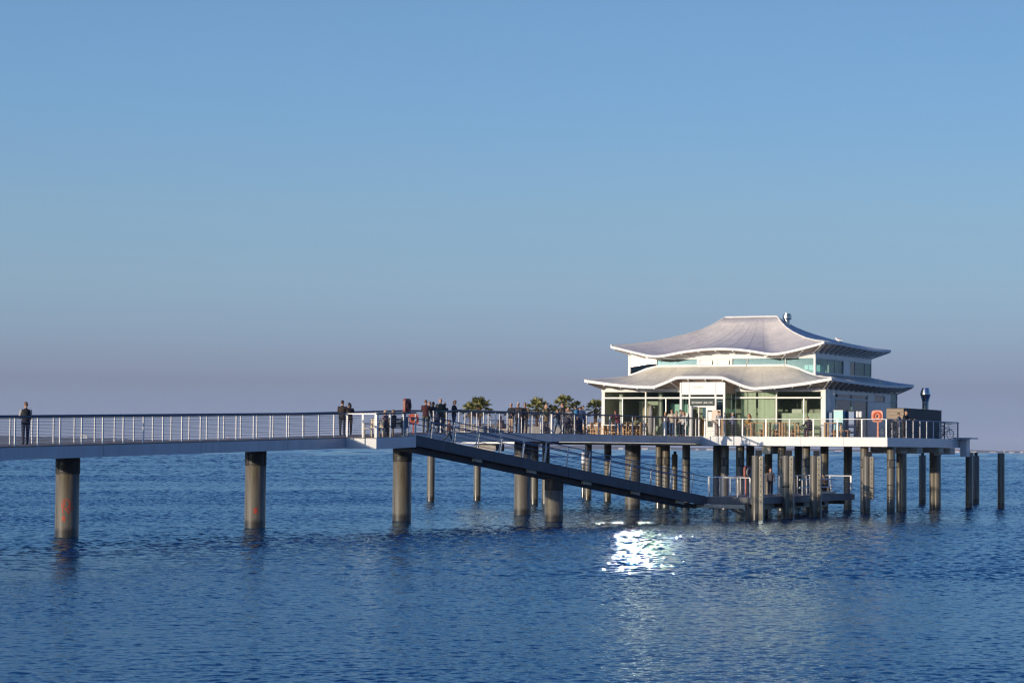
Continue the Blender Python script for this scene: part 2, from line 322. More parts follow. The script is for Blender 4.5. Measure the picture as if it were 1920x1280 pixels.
def make_water():
    N = 512; rng = np.random.default_rng(3)
    k = np.fft.fftfreq(N, 1.0) * 2 * np.pi; kx, ky = np.meshgrid(k, k, indexing='xy'); kk = np.hypot(kx, ky); kk[0, 0] = 1
    wd = np.array([0.45, -0.89]); cosf = (kx * wd[0] + ky * wd[1]) / kk
    S = np.exp(-.9 * (2 * np.pi / 5.0 / kk)) / kk ** 3.3 * (0.3 + 0.7 * cosf ** 2) * np.exp(-(kk / 2.4) ** 2); S[0, 0] = 0
    h = np.fft.ifft2((rng.normal(size=(N, N)) + 1j * rng.normal(size=(N, N))) * np.sqrt(S)).real
    gx = np.gradient(h, axis=1); gy = np.gradient(h, axis=0); h *= WAVE_SLOPE / math.sqrt((gx ** 2 + gy ** 2).mean())
    gust = lambda X, Y: 1.0 + 0.30 * np.sin(X * .045 + Y * .021 + 1.3) * np.sin(Y * .06 - X * .013) + 0.18 * np.sin(X * .11 - Y * .17 + .6) + .15 * np.sin(X * .5 + Y * .3) * np.sin(Y * .41)
    V_, Q_, o = [], [], 0
    for st, x0, x1, y0, y1, dz in ((0.055, -22, 32, 26, 74, 0), (0.1, -34, 46, 73, 116, -.004), (0.09, -42, 56, 114, 184, -.006), (0.14, -68, 72, 182, 285, -.008), (0.28, -122, 126, 282, 520, -.01), (0.6, -232, 240, 512, 1010, -.014), (8.0, -2200, 2600, 992, 10200, -.1)):
        xs = np.arange(x0, x1 + st / 2, st); ys = np.arange(y0, y1 + st / 2, st); nx, ny = len(xs), len(ys)
        ix = (np.round(xs / st).astype(int)) % N; iy = (np.round(ys / st).astype(int)) % N
        X, Y = np.meshgrid(xs, ys); amp = gust(X, Y) if st < 1 else 1.0
        Z = h[np.ix_(iy, ix)] * st * amp * (.85 if st < .08 else 1.15 if st < 1 else .8) + dz
        m1 = 5 * st; m0 = 5 * st if st < 5 else 8.0; sk = .25 if st < 1 else 2.5
        if y0 > 31: Z = Z - sk * np.clip((y0 + m0 - Y) / m0, 0, 1)
        if y1 < 9000: Z = Z - sk * np.clip((Y - y1 + m1) / m1, 0, 1)
        V_.append(np.stack([X, Y, Z], -1).reshape(-1, 3)); idx = np.arange(nx * ny).reshape(ny, nx) + o
        Q_.append(np.stack([idx[:-1, :-1], idx[:-1, 1:], idx[1:, 1:], idx[1:, :-1]], -1).reshape(-1, 4)); o += nx * ny
    B_ = 21000.0
    for i, (x0, x1, y0, y1) in enumerate(((-B_, B_, -290, 27), (-B_, -21, 27, 74), (31, B_, 27, 74), (-B_, -33, 74, 115), (45, B_, 74, 115), (-B_, -41, 115, 183), (55, B_, 115, 183), (-B_, -67, 183, 281), (71, B_, 183, 281), (-B_, -121, 281, 512), (125, B_, 281, 512), (-B_, -231, 512, 990), (239, B_, 512, 990), (-B_, -2190, 990, 10180), (2590, B_, 990, 10180), (-B_, B_, 10180, 20400))):
        z = -.05 - .002 * i; V_.append(np.array([(x0, y0, z), (x1, y0, z), (x1, y1, z), (x0, y1, z)])); Q_.append(np.array([(o, o + 1, o + 2, o + 3)])); o += 4
    co = np.vstack(V_).astype(np.float32); q = np.vstack(Q_).astype(np.int32)
    me = bpy.data.meshes.new('water'); me.vertices.add(len(co)); me.vertices.foreach_set('co', co.ravel())
    me.loops.add(q.size); me.loops.foreach_set('vertex_index', q.ravel()); me.polygons.add(len(q))
    me.polygons.foreach_set('loop_start', np.arange(0, q.size, 4, dtype=np.int32)); me.polygons.foreach_set('use_smooth', np.ones(len(q), bool))
    me.update(calc_edges=True); me.validate(); me.materials.append(water_mat())
    o = bpy.data.objects.new('water', me); COL.objects.link(o); tag(o, kind='structure')
WAVE_SLOPE = 0.096
make_water()
sb = MB(); sb.box(-20900, 20900, -290, 20400, -9, -8); tag(sb.build('sea_bed', mat('sea_bed', (0.01, 0.03, 0.04), 0.9)), kind='structure')

# ------------------------------------------------------------------ wooded shore behind the viewer, seen only as reflections in the glass
def back_shore():
    b = MB(); n = 260; r = random.Random(4)
    for i in range(n + 1):
        x = -900 + 1500 * i / n; h = 23 + 5 * mnoise.noise(Vector((x * .02, 1, 2))) + 2.5 * mnoise.noise(Vector((x * .11, 5, 2)))
        b.v += [(x, -70, -1), (x, -74, h * .7), (x, -90, h), (x, -150, 1)]
    for i in range(n):
        for j in range(3): a = i * 4 + j; b.f.append((a, a + 4, a + 5, a + 1))
    tag(b.build('woods', mat('shore_woods', (0.11, 0.13, 0.075), 0.9, var=.6, scale=.25)), kind='structure')
    b = MB(); b.box(-900, 600, -130, -28, -2, .4); tag(b.build('beach', mat('beach_sand', (0.42, 0.36, 0.27), .95, var=.1)), kind='structure')
back_shore()

# ------------------------------------------------------------------ far coast
hillm = mat('far_woods', (0.02, 0.035, 0.055), 0.9, var=0.4, scale=0.004)
shorem = mat('far_shore', (0.30, 0.26, 0.2), 0.9, var=0.5, scale=0.01)
def coast(name, x0, x1, Y, hfun, n, m, dy=300):
    b = MB()
    for i in range(n + 1):
        x = x0 + (x1 - x0) * i / n; h = hfun(x, i / n)
        b.v += [(x, Y, -1), (x, Y + 8, 0.55 * h), (x, Y + dy * 0.5, h), (x, Y + dy, -1)]
    for i in range(n):
        for j in range(3): a = i * 4 + j; b.f.append((a, a + 4, a + 5, a + 1))
    b.f.append((0, 1, 2, 3)); b.f.append((n * 4, n * 4 + 1, n * 4 + 2, n * 4 + 3))
    return tag(b.build(name, m), kind='structure')
def nz(x, s, seed=0.0): return mnoise.noise(Vector((x * s, seed, 3.1)))
coast('hills', -1900, -560, 7000, lambda x, u: max(0.5, (34 - 24 * u) * (1 + 0.12 * nz(x, .01)) + 3 * nz(x, .05)) * min(1, (1 - u) * 6), 220, hillm)
coast('hills', -700, 2600, 9500, lambda x, u: max(1.0, 9 + 10 * max(0, nz(x, .0016, 7) + .25) + 2.0 * nz(x, .02)), 260, hillm)
coast('beach', -700, 2600, 9350, lambda x, u: 2.4 + 1.2 * nz(x, .03, 2), 200, shorem, 60)
def far_block(px, Y, w, h, name, label, cat, group=None, z0=0.0, m='white', roof=None):
    x = ray(px, 840).x / ray(px, 840).y * Y
    t = thing(name, label, cat, (x, Y, z0), 0, group)
    b = MB(); b.box(-w / 2, w / 2, 0, 14, 0, h); b.box(-w / 4, w / 5, 2, 10, h, h * 1.25); b.build('wall', M[m], t)
    r = MB(); r.box(-w / 2 - .4, w / 2 + .4, -.4, 14.4, h, h + 1.0); r.build('roof', M['planter'] if roof is None else M[roof], t)
    return t
far_block(157, 6900, 20, 8, 'apartment_block', 'tiny white apartment block on the far left shore, seen below the handrail', 'building', z0=21)
far_block(441, 6900, 26, 15, 'hotel', 'pale terraced hotel on the far shore seen through the bridge railing', 'building', z0=2)
far_block(365, 6900, 22, 10, 'apartment_block', 'low pale block at the water line on the far shore left of the slender tower', 'building', z0=2)
tw = thing('radio_tower', 'slender reddish tower on the far shore seen through the bridge railing', 'tower', (ray(428, 840).x / ray(428, 840).y * 6950, 6950, 2))
b = MB(); b.lathe([(2.6, 0), (1.6, 24), (1.2, 34)], 8); b.build('mast', M['redbox'], tw); b = MB(); b.lathe([(3.0, 23), (3.2, 25), (2.6, 27)], 10); b.build('platform', M['white'], tw)
rt = random.Random(5)
_s = ['tiny %s roofed shore house %s' % (('red' if i % 2 else 'grey'), w) for i, w in enumerate(['under the bridge just right of the white topped post', 'under the bridge just right of the wide banded pile', 'under the deck between the pair of slotted piles', 'under the deck right of the slotted pile in the gap', 'under the deck left of the unlit dark pile', 'under the deck left of the piles behind the rack',
    'under the deck left of the terrace corner', 'under the deck right of the terrace corner', 'beside the sailboat near the hanging box', 'under the end bracket of the terrace', 'left of the free standing pile pair', 'left of the rightmost lone pile', 'right of the rightmost lone pile', 'at the right edge of the picture'])]
HOUSES = _s
for i, px in enumerate([1164, 1209, 1252, 1307, 1331, 1572, 1632, 1690, 1762, 1795, 1826, 1862, 1897, 1916]):
    Y = 9380; x = ray(px, 845).x / ray(px, 845).y * Y; w = rt.uniform(10, 26); h = rt.uniform(4, 8)
    t = thing('shore_house', HOUSES[i], 'house', (x, Y, 0.3), 0, 'pale houses along the far right shore')
    b = MB(); b.box(-w / 2, w / 2, 0, 10, 0, h); b.build('wall', M['white'], t)
    r = MB(); r.prism([(-w / 2 - .5, h), (w / 2 + .5, h), (w / 3, h + 3), (-w / 3, h + 3)], -.5, 10.5, 'y'); r.build('roof', M['redbox'] if i % 2 else M['planter'], t)
M['turbine'] = mat('turbine_haze_grey', (0.42, 0.42, 0.46), 0.6)  # greyed colour stands in for haze fading the distant turbines
for i, (px, Y) in enumerate([(1770, 4200), (1884, 3900), (1666, 4600)]):
    x = ray(px, 845).x / ray(px, 845).y * Y
    lab = ['tiny white sailboat just right of the box under the platform corner', 'tiny white sailboat by the tall pile furthest right', 'tiny white sailboat seen below the platform corner'][i]
    t = thing('sailboat', lab, 'sailboat', (x, Y, 0), 0.4 * i, 'sailboats far out')
    b = MB(); b.prism([(-4, 1.0), (-3.2, -.2), (3.4, -.2), (4.6, 1.1)], -1.1, 1.1, 'y'); b.build('hull', M['white'], t)
    b = MB(); b.tube([(0, 0, .8), (0, 0, 11)], .09); b.build('mast', M['steel'], t)
    b = MB(); b.prism([(-3.4, 1.6), (-.2, 1.6), (-.2, 10.5)], -.04, .04, 'y'); b.build('sail', M['white'], t)
for i, (px, hh) in enumerate([(1835, 74), (1848, 62), (1872, 68), (1895, 60)]):
    Y = 15000; x = ray(px, 845).x / ray(px, 845).y * Y
    lab = ['faint wind turbine on the horizon, leftmost and tallest of four', 'faint wind turbine on the horizon, second from the left of four', 'faint wind turbine on the horizon, third from the left of four', 'faint wind turbine on the horizon, rightmost of four'][i]
    t = thing('wind_turbine', lab, 'wind turbine', (x, Y, 0), 0.2, 'wind turbines on the horizon')
    b = MB(); b.tube([(0, 0, 0), (0, 0, hh)], 2, rs=[1.2, .7]); b.build('tower', M['turbine'], t)
    for k in range(3):
        a = 2 * math.pi * k / 3 + i; c = Vector((0, -4, hh)); e = c + Vector((math.sin(a), 0, math.cos(a))) * 30
        b = MB(); b.tube([c, c.lerp(e, .3), e], 1, rs=[.6, .9, .25], n=5); b.build('blade', M['turbine'], t)

#PART2
# ------------------------------------------------------------------ railings
def railing(name, label, path, height=1.15, posts=None, step=1.47, start=0.0, hr='handrail', hr_r=0.05, hr_flat=False, cables=9, pm='post', wide=(), pw=0.085, lean=False, first=0.12):
    """path: list of deck-level points; posts: distances along it"""
    path = [Vector(p) for p in path]; seg = [(b - a).length for a, b in zip(path, path[1:])]; tot = sum(seg)
    def at(d):
        d = min(max(d, 0), tot)
        for i, s in enumerate(seg):
            if d <= s or i == len(seg) - 1: return path[i].lerp(path[i + 1], d / s), (path[i + 1] - path[i]).normalized()
            d -= s
    t = thing(name, label, 'railing', path[0]); o = path[0]
    def updir(dr):
        if not lean: return Vector((0, 0, 1))
        s = dr.cross(Vector((0, 0, 1))).normalized(); return s.cross(dr).normalized()
    dirs = [(b - a).normalized() for a, b in zip(path, path[1:])]
    ups = [updir(d) for d in dirs]
    pu = [ups[max(0, i - 1)] for i in range(len(path))]
    top = [p + u * height - o for p, u in zip(path, pu)]
    b = MB()
    if hr_flat:
        for a, c in zip(top, top[1:]): b.beam(a, c, hr_r * 2, hr_r * 1.1)
        b.build('handrail', M[hr], t)
    else: b.tube(top, hr_r, n=10); b.build('handrail', M[hr], t, smooth=True)
    if posts is None:
        posts = []; d = start
        while d <= tot + 0.01: posts.append(d); d += step
    for k, d in enumerate(posts):
        p, dr = at(d); u = updir(dr); w = 0.17 if k in wide else pw
        b = MB(); b.beam(p - o - u * 0.02, p - o + u * (height - hr_r * 0.8), 0.035 if k not in wide else 0.09, w, up=Vector((dr.x, dr.y, 0)).cross(Vector((0, 0, 1))).cross(u) if False else dr)
        b.build('post', M[pm], t)
    for c in range(cables):
        h = first + (height - first - 0.1) * c / max(1, cables - 1)
        b = MB(); b.tube([p + u * h - o for p, u in zip(path, pu)], 0.008, n=4, cap=False); b.build('cable', M['cable'], t)
    return t
def V3(p, z): return Vector((p.x, p.y, z))

# ------------------------------------------------------------------ footbridge
fb = thing('footbridge', 'long grey steel footbridge running from the left edge to the terrace', 'bridge', (0, 0, 0))
OFF = 1.6
END = Vector((12.5, 157.35))                       # where its near edge meets the platform front
def near_pt(t): return BR(t, OFF) if t <= 46 else None
ts = [-40, -25, -14.4, 0.3, 15.0, 20.5, 29.7, 33, 37, 42, 46]
T_BAY0, T_BAY1, OFFB = 20.45, 24.55, 3.35
def slab(b, A, Bq, z0a, z1a, z0b, z1b):            # plan quads A=(p,q) to B=(p,q)
    (p, q), (r, s) = A, Bq
    b.add([(p.x, p.y, z0a), (q.x, q.y, z0a), (s.x, s.y, z0b), (r.x, r.y, z0b), (p.x, p.y, z1a), (q.x, q.y, z1a), (s.x, s.y, z1b), (r.x, r.y, z1b)],
          [(0, 3, 2, 1), (4, 5, 6, 7), (0, 1, 5, 4), (1, 2, 6, 5), (2, 3, 7, 6), (3, 0, 4, 7)])
# deck boards: a thin timber sheet with a proud lit edge
b = MB(); grid = [-40 + i * 2 for i in range(44)] + [46]
for a, c in zip(grid, grid[1:]): slab(b, (BR(a, -1.55), BR(a, OFF - .02)), (BR(c, -1.55), BR(c, OFF - .02)), bz(a) - .06, bz(a), bz(c) - .06, bz(c))
farE = BR(56, -1.55)
slab(b, (BR(46, -1.55), BR(46, OFF - .02)), (farE, END + Vector((-.02, -.02))), DECK - .06, DECK, DECK - .06, DECK)
b.build('deck', M['plank'], fb)
def fascia(A, Bq, za, zb, h, th, name, m, parent, gap=0.0):
    A = Vector(A); Bq = Vector(Bq); d = (Bq - A).normalized(); n_ = Vector((-d.y, d.x)); A2 = A + d * gap; B2 = Bq - d * gap
    b = MB(); slab(b, (A2, A2 + n_ * th), (B2, B2 + n_ * th), za - h, za, zb - h, zb); return b.build(name, m, parent)
seams = [-40, -29.1, -14.4, 0.3, 7.65, 15.0, T_BAY0]
for a, c in zip(seams, seams[1:]): fascia(BR(a, OFF), BR(c, OFF), bz(a) - .05, bz(c) - .05, .49, .12, 'fascia_panel', M['fascia_b'], fb, .012)
seams = [T_BAY1 + .3, 29.7, 37.05, 44.4]
for a, c in zip(seams, seams[1:]): fascia(BR(a, OFF), BR(c, OFF), bz(a) - .01, bz(c) - .01, .47, .12, 'fascia_panel', M['fascia_b'], fb, .012)
pts = [BR(44.4, OFF), BR(46, OFF).lerp(END, .33), BR(46, OFF).lerp(END, .72), END]
for a, c in zip(pts, pts[1:]): fascia(a, c, DECK - .01, DECK - .01, .47, .12, 'fascia_panel', M['fascia_b'], fb, .012)
for a, c in ((-40, 0.3), (0.3, 29.7), (29.7, 46)):
    b = MB(); slab(b, (BR(a, -1.6), BR(a, -1.48)), (BR(c, -1.6), BR(c, -1.48)), bz(a) - .5, bz(a) - .04, bz(c) - .5, bz(c) - .04); b.build('far_fascia', M['fascia_b'], fb)
b = MB()
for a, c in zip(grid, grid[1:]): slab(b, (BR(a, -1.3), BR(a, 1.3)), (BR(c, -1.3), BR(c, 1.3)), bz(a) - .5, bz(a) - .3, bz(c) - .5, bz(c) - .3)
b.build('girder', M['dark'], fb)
b = MB(); q = BR(46, 0)
b.prism([tuple(BR(46, -1.4)), tuple(BR(46, 1.4)), tuple(END + Vector((-.2, -.2))), tuple(END + 2.5 * FY), tuple(BR(62, -1.2))], DECK - .62, DECK - .5); b.build('underside_plate', M['rusty'], fb)

# viewing bay beside the bridge
bay = thing('viewing_bay', 'square balcony bulging from the bridge with one brightly sunlit side', 'balcony', (0, 0, 0))
zb0, zb1 = bz(T_BAY0), bz(T_BAY1)
b = MB(); slab(b, (BR(T_BAY0, OFF), BR(T_BAY0, OFFB - .02)), (BR(T_BAY1, OFF), BR(T_BAY1, OFFB - .02)), zb0 - .06, zb0, zb1 - .06, zb1); b.build('deck', M['plank'], bay)
b = MB(); slab(b, (BR(T_BAY0, OFF), BR(T_BAY0, OFFB)), (BR(T_BAY0 + .12, OFF), BR(T_BAY0 + .12, OFFB)), zb0 - .56, zb0 - .02, zb0 - .56, zb0 - .02); b.build('side_panel', M['fascia'], bay)
fascia(BR(T_BAY0 + .12, OFFB), BR(T_BAY1, OFFB), zb0 - .02, zb1 - .02, .55, .12, 'front_panel', M['fascia'], bay, .004)
b = MB(); slab(b, (BR(T_BAY0 + .2, OFF), BR(T_BAY0 + .2, OFFB - .2)), (BR(T_BAY1 - .1, OFF), BR(T_BAY1 - .1, OFFB - .2)), zb0 - .55, zb0 - .3, zb1 - .55, zb1 - .3); b.build('girder', M['dark'], bay)

# bridge railings
nearpath = [V3(BR(t, OFF - .04), bz(t)) for t in (-40, -6, 15, T_BAY0)]
railing('railing', 'near railing of the left bridge stretch with dark handrail and white posts', nearpath, 1.17, posts=[40.3 + 1.47 * k for k in range(-27, 14)])
farpath = [V3(BR(t, -1.5), bz(t)) for t in (-40, -6, 20.5, 33, 42, 55)]
railing('railing', 'far railing of the footbridge behind the walkers, with thin white posts', farpath, 1.17, posts=[40.98 - .0 + 1.475 * k for k in range(-26, 36)], pw=.075)
rb = railing('railing', 'pale sunlit railing along the short lit side of the viewing bay', [V3(BR(T_BAY0 + .05, OFF), zb0), V3(BR(T_BAY0 + .05, OFFB - .05), zb0)], 1.17, posts=[.05, .95, 1.65], hr='post', hr_r=.045, hr_flat=True)
railing('railing', 'dark topped railing on the front of the viewing bay by the bench', [V3(BR(T_BAY0 + .1, OFFB - .05), zb0), V3(BR(T_BAY1, OFFB - .05), zb1)], 1.17, posts=[.02, 1.4, 2.75, 4.0], wide=(0,))
right = [V3(BR(t, OFF - .04), bz(t)) for t in (29.7, 33, 42, 46)] + [V3(END + Vector((-.15, .05)), DECK)]
railing('railing', 'long railing of the right bridge stretch where the crowd leans, dark handrail', right, 1.17, posts=[.05 + 1.47 * k for k in range(27)], wide=(10, 20))

# ------------------------------------------------------------------ platform
pt = thing('platform', 'broad white edged deck on many piles carrying the restaurant and terrace', 'platform', (P0.x, P0.y, 0), -TH)
PW = 30.5
outline = [(0, 0), (0, 16), (-1.2, 16), (-1.2, 20.5), (-14, 20.5), (-14, 26), (-PW, 26), (-PW, 0)]
inn = [(-.13, .13), (-.13, 15.87), (-1.33, 15.87), (-1.33, 20.37), (-14.1, 20.37), (-14.1, 25.87), (-PW + .13, 25.87), (-PW + .13, .13)]
b = MB(); b.prism(inn, DECK - .08, DECK); b.build('deck', M['plank'], pt)
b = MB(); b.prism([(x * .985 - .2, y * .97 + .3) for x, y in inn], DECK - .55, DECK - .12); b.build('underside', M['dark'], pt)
xs = [0, -2.9, -5.8, -8.7, -11.6, -14.6, -17.5, -20.5, -23.5, -27, -PW]
for a, c in zip(xs, xs[1:]): b = MB(); b.box(c + .006, a - .006, 0, .12, DECK - .58, DECK + .01); b.build('fascia_panel', M['fascia'], pt)
ys = [.12, 2.2, 5.0, 7.8, 10.6, 13.3, 16]
for a, c in zip(ys, ys[1:]): b = MB(); b.box(-.12, 0, a + .006, c - .006, DECK - .58, DECK + .01); b.build('side_fascia_panel', M['fascia'], pt)
b = MB(); b.box(-PW, -PW + .12, .12, 26, DECK - .58, DECK + .01); b.box(-PW + .12, -14, 25.88, 26, DECK - .58, DECK + .01); b.box(-14.1, -1.2, 20.4, 20.5, DECK - .58, DECK); b.build('back_fascia', M['fascia'], pt)
for (x0, x1, y0, y1, h, m_) in ((-8.6, -8.0, .4, 3.2, .52, 'stone'), (-29.8, -28.2, .7, 2, .5, 'planter')):
    b = MB(); b.box(x0, x1, y0, y1, DECK - .58 - h, DECK - .56); b.build('service_box', M[m_], pt)
for q_ in ((-3.3, -.1, 6.5, 7.7, DECK - 1.0), (-2.6, -.1, 11.4, 12.4, DECK - .95)): b = MB(); b.box(*q_, DECK - .56); b.build('cross_beam', M['stone'], pt)
# step and bracket at the far right end
b = MB(); b.box(-.3, 1.0, 15.2, 16.9, DECK + .02, DECK + .12); b.build('end_plate', M['fascia_b'], pt)
b = MB(); b.box(.05, .5, 15.8, 16.6, DECK - 1.2, DECK + .02); b.build('end_bracket', M['fascia_b'], pt)
b = MB(); b.box(-.9, .03, 13.6, 14.6, DECK - 1.05, DECK - .6); b.build('hanging_box', M['beige'], pt)
pang = -TH
def Pz(x, y, z=DECK): v = PL(x, y); return Vector((v.x, v.y, z))
lx_end = (END - P0).dot(FX)
n_ = int(abs(lx_end) / 1.47)
railing('railing', 'sunlit front railing of the terrace with thin pale wires and posts', [Pz(lx_end + .15, .08), Pz(-.08, .08)], 1.15, posts=[0.02] + [abs(lx_end) - .25 - 1.62 * k for k in range(8)][::-1], hr='steel', hr_r=.03, pm='steel', pw=.06)
railing('railing', 'side railing right of the terrace corner with broad lit posts before the dark cabin', [Pz(-.08, .1), Pz(-.08, 15.9)], 1.15, posts=[1.1 + 1.47 * k for k in range(8)] , hr='railblue', hr_r=.035, pw=.11)
railing('railing', 'short end railing behind the parked bicycle at the far right', [Pz(-.1, 15.92), Pz(-3.0, 15.92)], 1.15, posts=[.05, 1.0, 2.0, 2.85], hr='railblue', hr_r=.035, pm='rampsteel')
railing('railing', 'distant pale railing along the back of the palm terrace', [Pz(-PW + .1, .4), Pz(-PW + .1, 25.8), Pz(-14.2, 25.8)], 1.1, step=1.9, hr='post', hr_r=.05, hr_flat=True)

# ------------------------------------------------------------------ ramp
S0 = BR(T_BAY1, OFFB); S = Vector((S0.x, S0.y, zb1)); E = Vector((11.0, 135.5, 1.25))
rd = Vector((E.x - S.x, E.y - S.y, 0)).normalized(); rn = Vector((-rd.y, rd.x, 0)); RW = 1.85
rp = thing('ramp', 'dark blue grey gangway sloping from the viewing bay down to the landing', 'ramp', (0, 0, 0))
sl = (E - S)
def ramp_pt(u, w, dz=0.0): return S + sl * u + rn * w + Vector((0, 0, dz))
def rbox(u0, u1, w0, w1, z0, z1, name, m):
    b = MB(); vs = []
    for u in (u0, u1):
        for w, z in ((w0, z0), (w1, z0), (w1, z1), (w0, z1)): vs.append(ramp_pt(u, w, z))
    b.add(vs, [(0, 1, 2, 3), (4, 7, 6, 5), (0, 4, 5, 1), (1, 5, 6, 2), (2, 6, 7, 3), (3, 7, 4, 0)]); return b.build(name, m, rp)
rbox(0, 1, .1, RW - .1, -.10, -.02, 'walkway', M['plank'])
for u0, u1 in ((0.002, .2485), (.25, .4985), (.50, .7485), (.75, 1.0)):
    rbox(u0, u1, 0, .10, -.5, .04, 'side_beam', M['rampsteel'])
rbox(0, 1, RW - .1, RW, -.5, .04, 'far_side_beam', M['rampsteel'])
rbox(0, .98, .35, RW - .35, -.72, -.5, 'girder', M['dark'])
for u in (.19, .37, .56, .735, .9): rbox(u, u + .025, .12, RW - .12, -.66, -.5, 'crossbeam', M['stone'])
L = sl.length
for w, lab in ((.05, 'near railing of the sloping gangway with two blue rails and leaning posts'), (RW - .05, 'far railing of the sloping gangway, thin posts leaning right')):
    a = ramp_pt(.035, w, .04); c = ramp_pt(1.0, w, .04)
    t = railing('railing', lab, [a, c], 1.08, posts=[.1 + 1.6 * k for k in range(13)], hr='railblue', hr_r=.028, pm='steel', pw=.055, cables=5, lean=True, first=.12)
    b = MB(); u = sl.normalized(); up = u.cross(Vector((0, 0, 1))).normalized().cross(u).normalized(); b.tube([up * .78, (c - a) + up * .78], .022, n=8); b.build('mid_rail', M['railblue'], t)

# ------------------------------------------------------------------ boat landing
JL, JW, JZ = 17.2, 3.0, 1.25
jt = thing('boat_landing', 'low dark boat landing under the terrace at the foot of the gangway', 'jetty', (JB.x, JB.y, 0), -TH)
b = MB(); b.box(-JW, 0, 0, JL, JZ - .07, JZ); b.build('deck', M['rampsteel'], jt)
b = MB()
for (x0, x1, y0, y1) in ((-JW - .05, 0.05, -.06, .06), (-.02, .1, .06, JL), (-JW - .1, -JW + .02, .06, JL), (-JW, .1, JL, JL + .12)): b.box(x0, x1, y0, y1, JZ - .38, JZ - .03)
b.build('edge_beam', M['rampsteel'], jt)
for k in range(5): y = 1.2 + 3.6 * k; b = MB(); b.box(-JW, 0, y, y + .2, JZ - .62, JZ - .4); b.build('cross_beam', M['dark'], jt)
b = MB(); b.box(-2.8, -2.62, .4, JL - 2, JZ - .68, JZ - .42); b.build('waler', M['stone'], jt)
b = MB(); b.box(-.62, -.45, 1.4, JL - 3.2, JZ - .72, JZ - .42); b.build('waler', M['stone'], jt)
b = MB(); b.box(-3.4, -.3, -.35, -.2, JZ - .62, JZ - .4); b.build('waler', M['stone'], jt)
b = MB(); b.beam((-1.7, -.1, JZ - .4), (-.15, -.1, .1), .12, .12); b.beam((-1.2, -.1, JZ - .4), (-.2, -.1, .35), .1, .1); b.box(-.35, -.15, -.2, 0, -1, JZ - .3); b.build('brace', M['dark'], jt)
b = MB(); b.tube([(-2.2, .2, -3), (-2.2, .2, JZ - .4)], .16); b.tube([(-2.2, .2, .05), (-2.2, .2, .22)], .26); b.build('support_pipe', M['stone'], jt)
b = MB(); b.tube([(-2.6, 9, -3), (-2.6, 9, JZ - .4)], .12); b.tube([(-2.5, 16, -3), (-2.5, 16, JZ - .4)], .14); b.build('support_pipe', M['dark'], jt)
def Jp(x, y, z=JZ): v = JB + x * FX + y * FY; return Vector((v.x, v.y, z))
railing('railing', 'short front railing of the boat landing beside the foot of the gangway', [Jp(-JW + .3, .08), Jp(-.15, .08)], 1.1, posts=[.05, .9, 1.8, 2.6], hr='steel', hr_r=.03, pw=.06)
railing('railing', 'long left railing of the boat landing running in under the terrace', [Jp(-JW + .02, 1.0), Jp(-JW + .02, JL)], 1.1, step=1.6, hr='steel', hr_r=.03, pw=.07)
railing('railing', 'end railing of the boat landing behind the white rack', [Jp(-JW + .02, JL - .05), Jp(-.05, JL - .05)], 1.1, posts=[.2, 1.5, 2.88], hr='steel', hr_r=.035, pw=.1)

# ------------------------------------------------------------------ piles
def pile(name, label, cat, x, y, r, top, group, collar=0.0, slot=None, cap=None, strip=False, face=None, graffiti=None, ztop=None):
    t = thing(name, label, cat, (x, y, 0), 0, group)
    b = MB(); zt = top - collar; b.lathe([(r, -5), (r, zt - .01), (r * .985, zt)], 36); b.build('shaft', M['pile'], t, smooth=True)
    if collar:
        b = MB(); b.lathe([(r * .985, zt), (r * .985, top)], 36)
        b.build('collar', M['dark'], t, smooth=True)
        b = MB()
        for j in range(3):
            z = zt + .04 + j * .25
            b.lathe([(r * 1.0, z), (r * 1.012, z + .02), (r * 1.012, z + .06), (r * 1.0, z + .08)], 36)
        for k in range(10):
            a = 2 * math.pi * k / 10 + .2; c = Vector((math.cos(a), math.sin(a), 0)) * (r * .992)
            b.beam(c + Vector((0, 0, zt + .02)), c + Vector((0, 0, top - .02)), .03, .07, up=(-math.sin(a), math.cos(a), 0))
        b.build('collar_ribs', M['rusty2'], t)
    toc = Vector((-x, HC_ * 0 - y, 0)).normalized()
    if slot:
        a0 = math.atan2(toc.y, toc.x) - .25; b = MB(); c = Vector((math.cos(a0), math.sin(a0), 0)) * r
        b.beam(c + Vector((0, 0, slot - .22)), c + Vector((0, 0, slot + .22)), .04, .12, up=(-math.sin(a0), math.cos(a0), 0)); b.build('slot_cover', M['black'], t)
        b = MB(); b.lathe([(r, slot - .27), (r * 1.03, slot - .25), (r * 1.03, slot - .22), (r, slot - .2)], 24); b.lathe([(r, slot + .22), (r * 1.03, slot + .24), (r * 1.03, slot + .27), (r, slot + .29)], 24); b.build('strap', M['dark'], t)
    if cap:
        b = MB(); w = cap[0]; b.box(-w / 2 + cap[2], w / 2 + cap[2], -w / 2, w / 2, top, top + cap[1]); b.build('head_block', M[cap[3]], t)
    if strip:                                      # bolted guide rail on the side where boats rub
        q = FX * (r + .09); b = MB(); b.beam((q.x, q.y, 0.9 if strip == 2 else -2), (q.x, q.y, top - .03), .26, .2, up=(FY.x, FY.y, 0)); b.build('guide_rail', M['pile'], t)
        q = FX * (r + .10) - FY * .135; b = MB()
        z = 1.0
        while z < top - .1: b.ball((q.x, q.y, z), .028, nu=6, nv=4); z += .3
        b.build('rail_bolts', M['dark'], t)
    return t
M['rusty2'] = mat('black_brown_mesh', (0.045, 0.04, 0.033), 0.7, var=0.4, scale=6)
LB = 'large bridge piles'
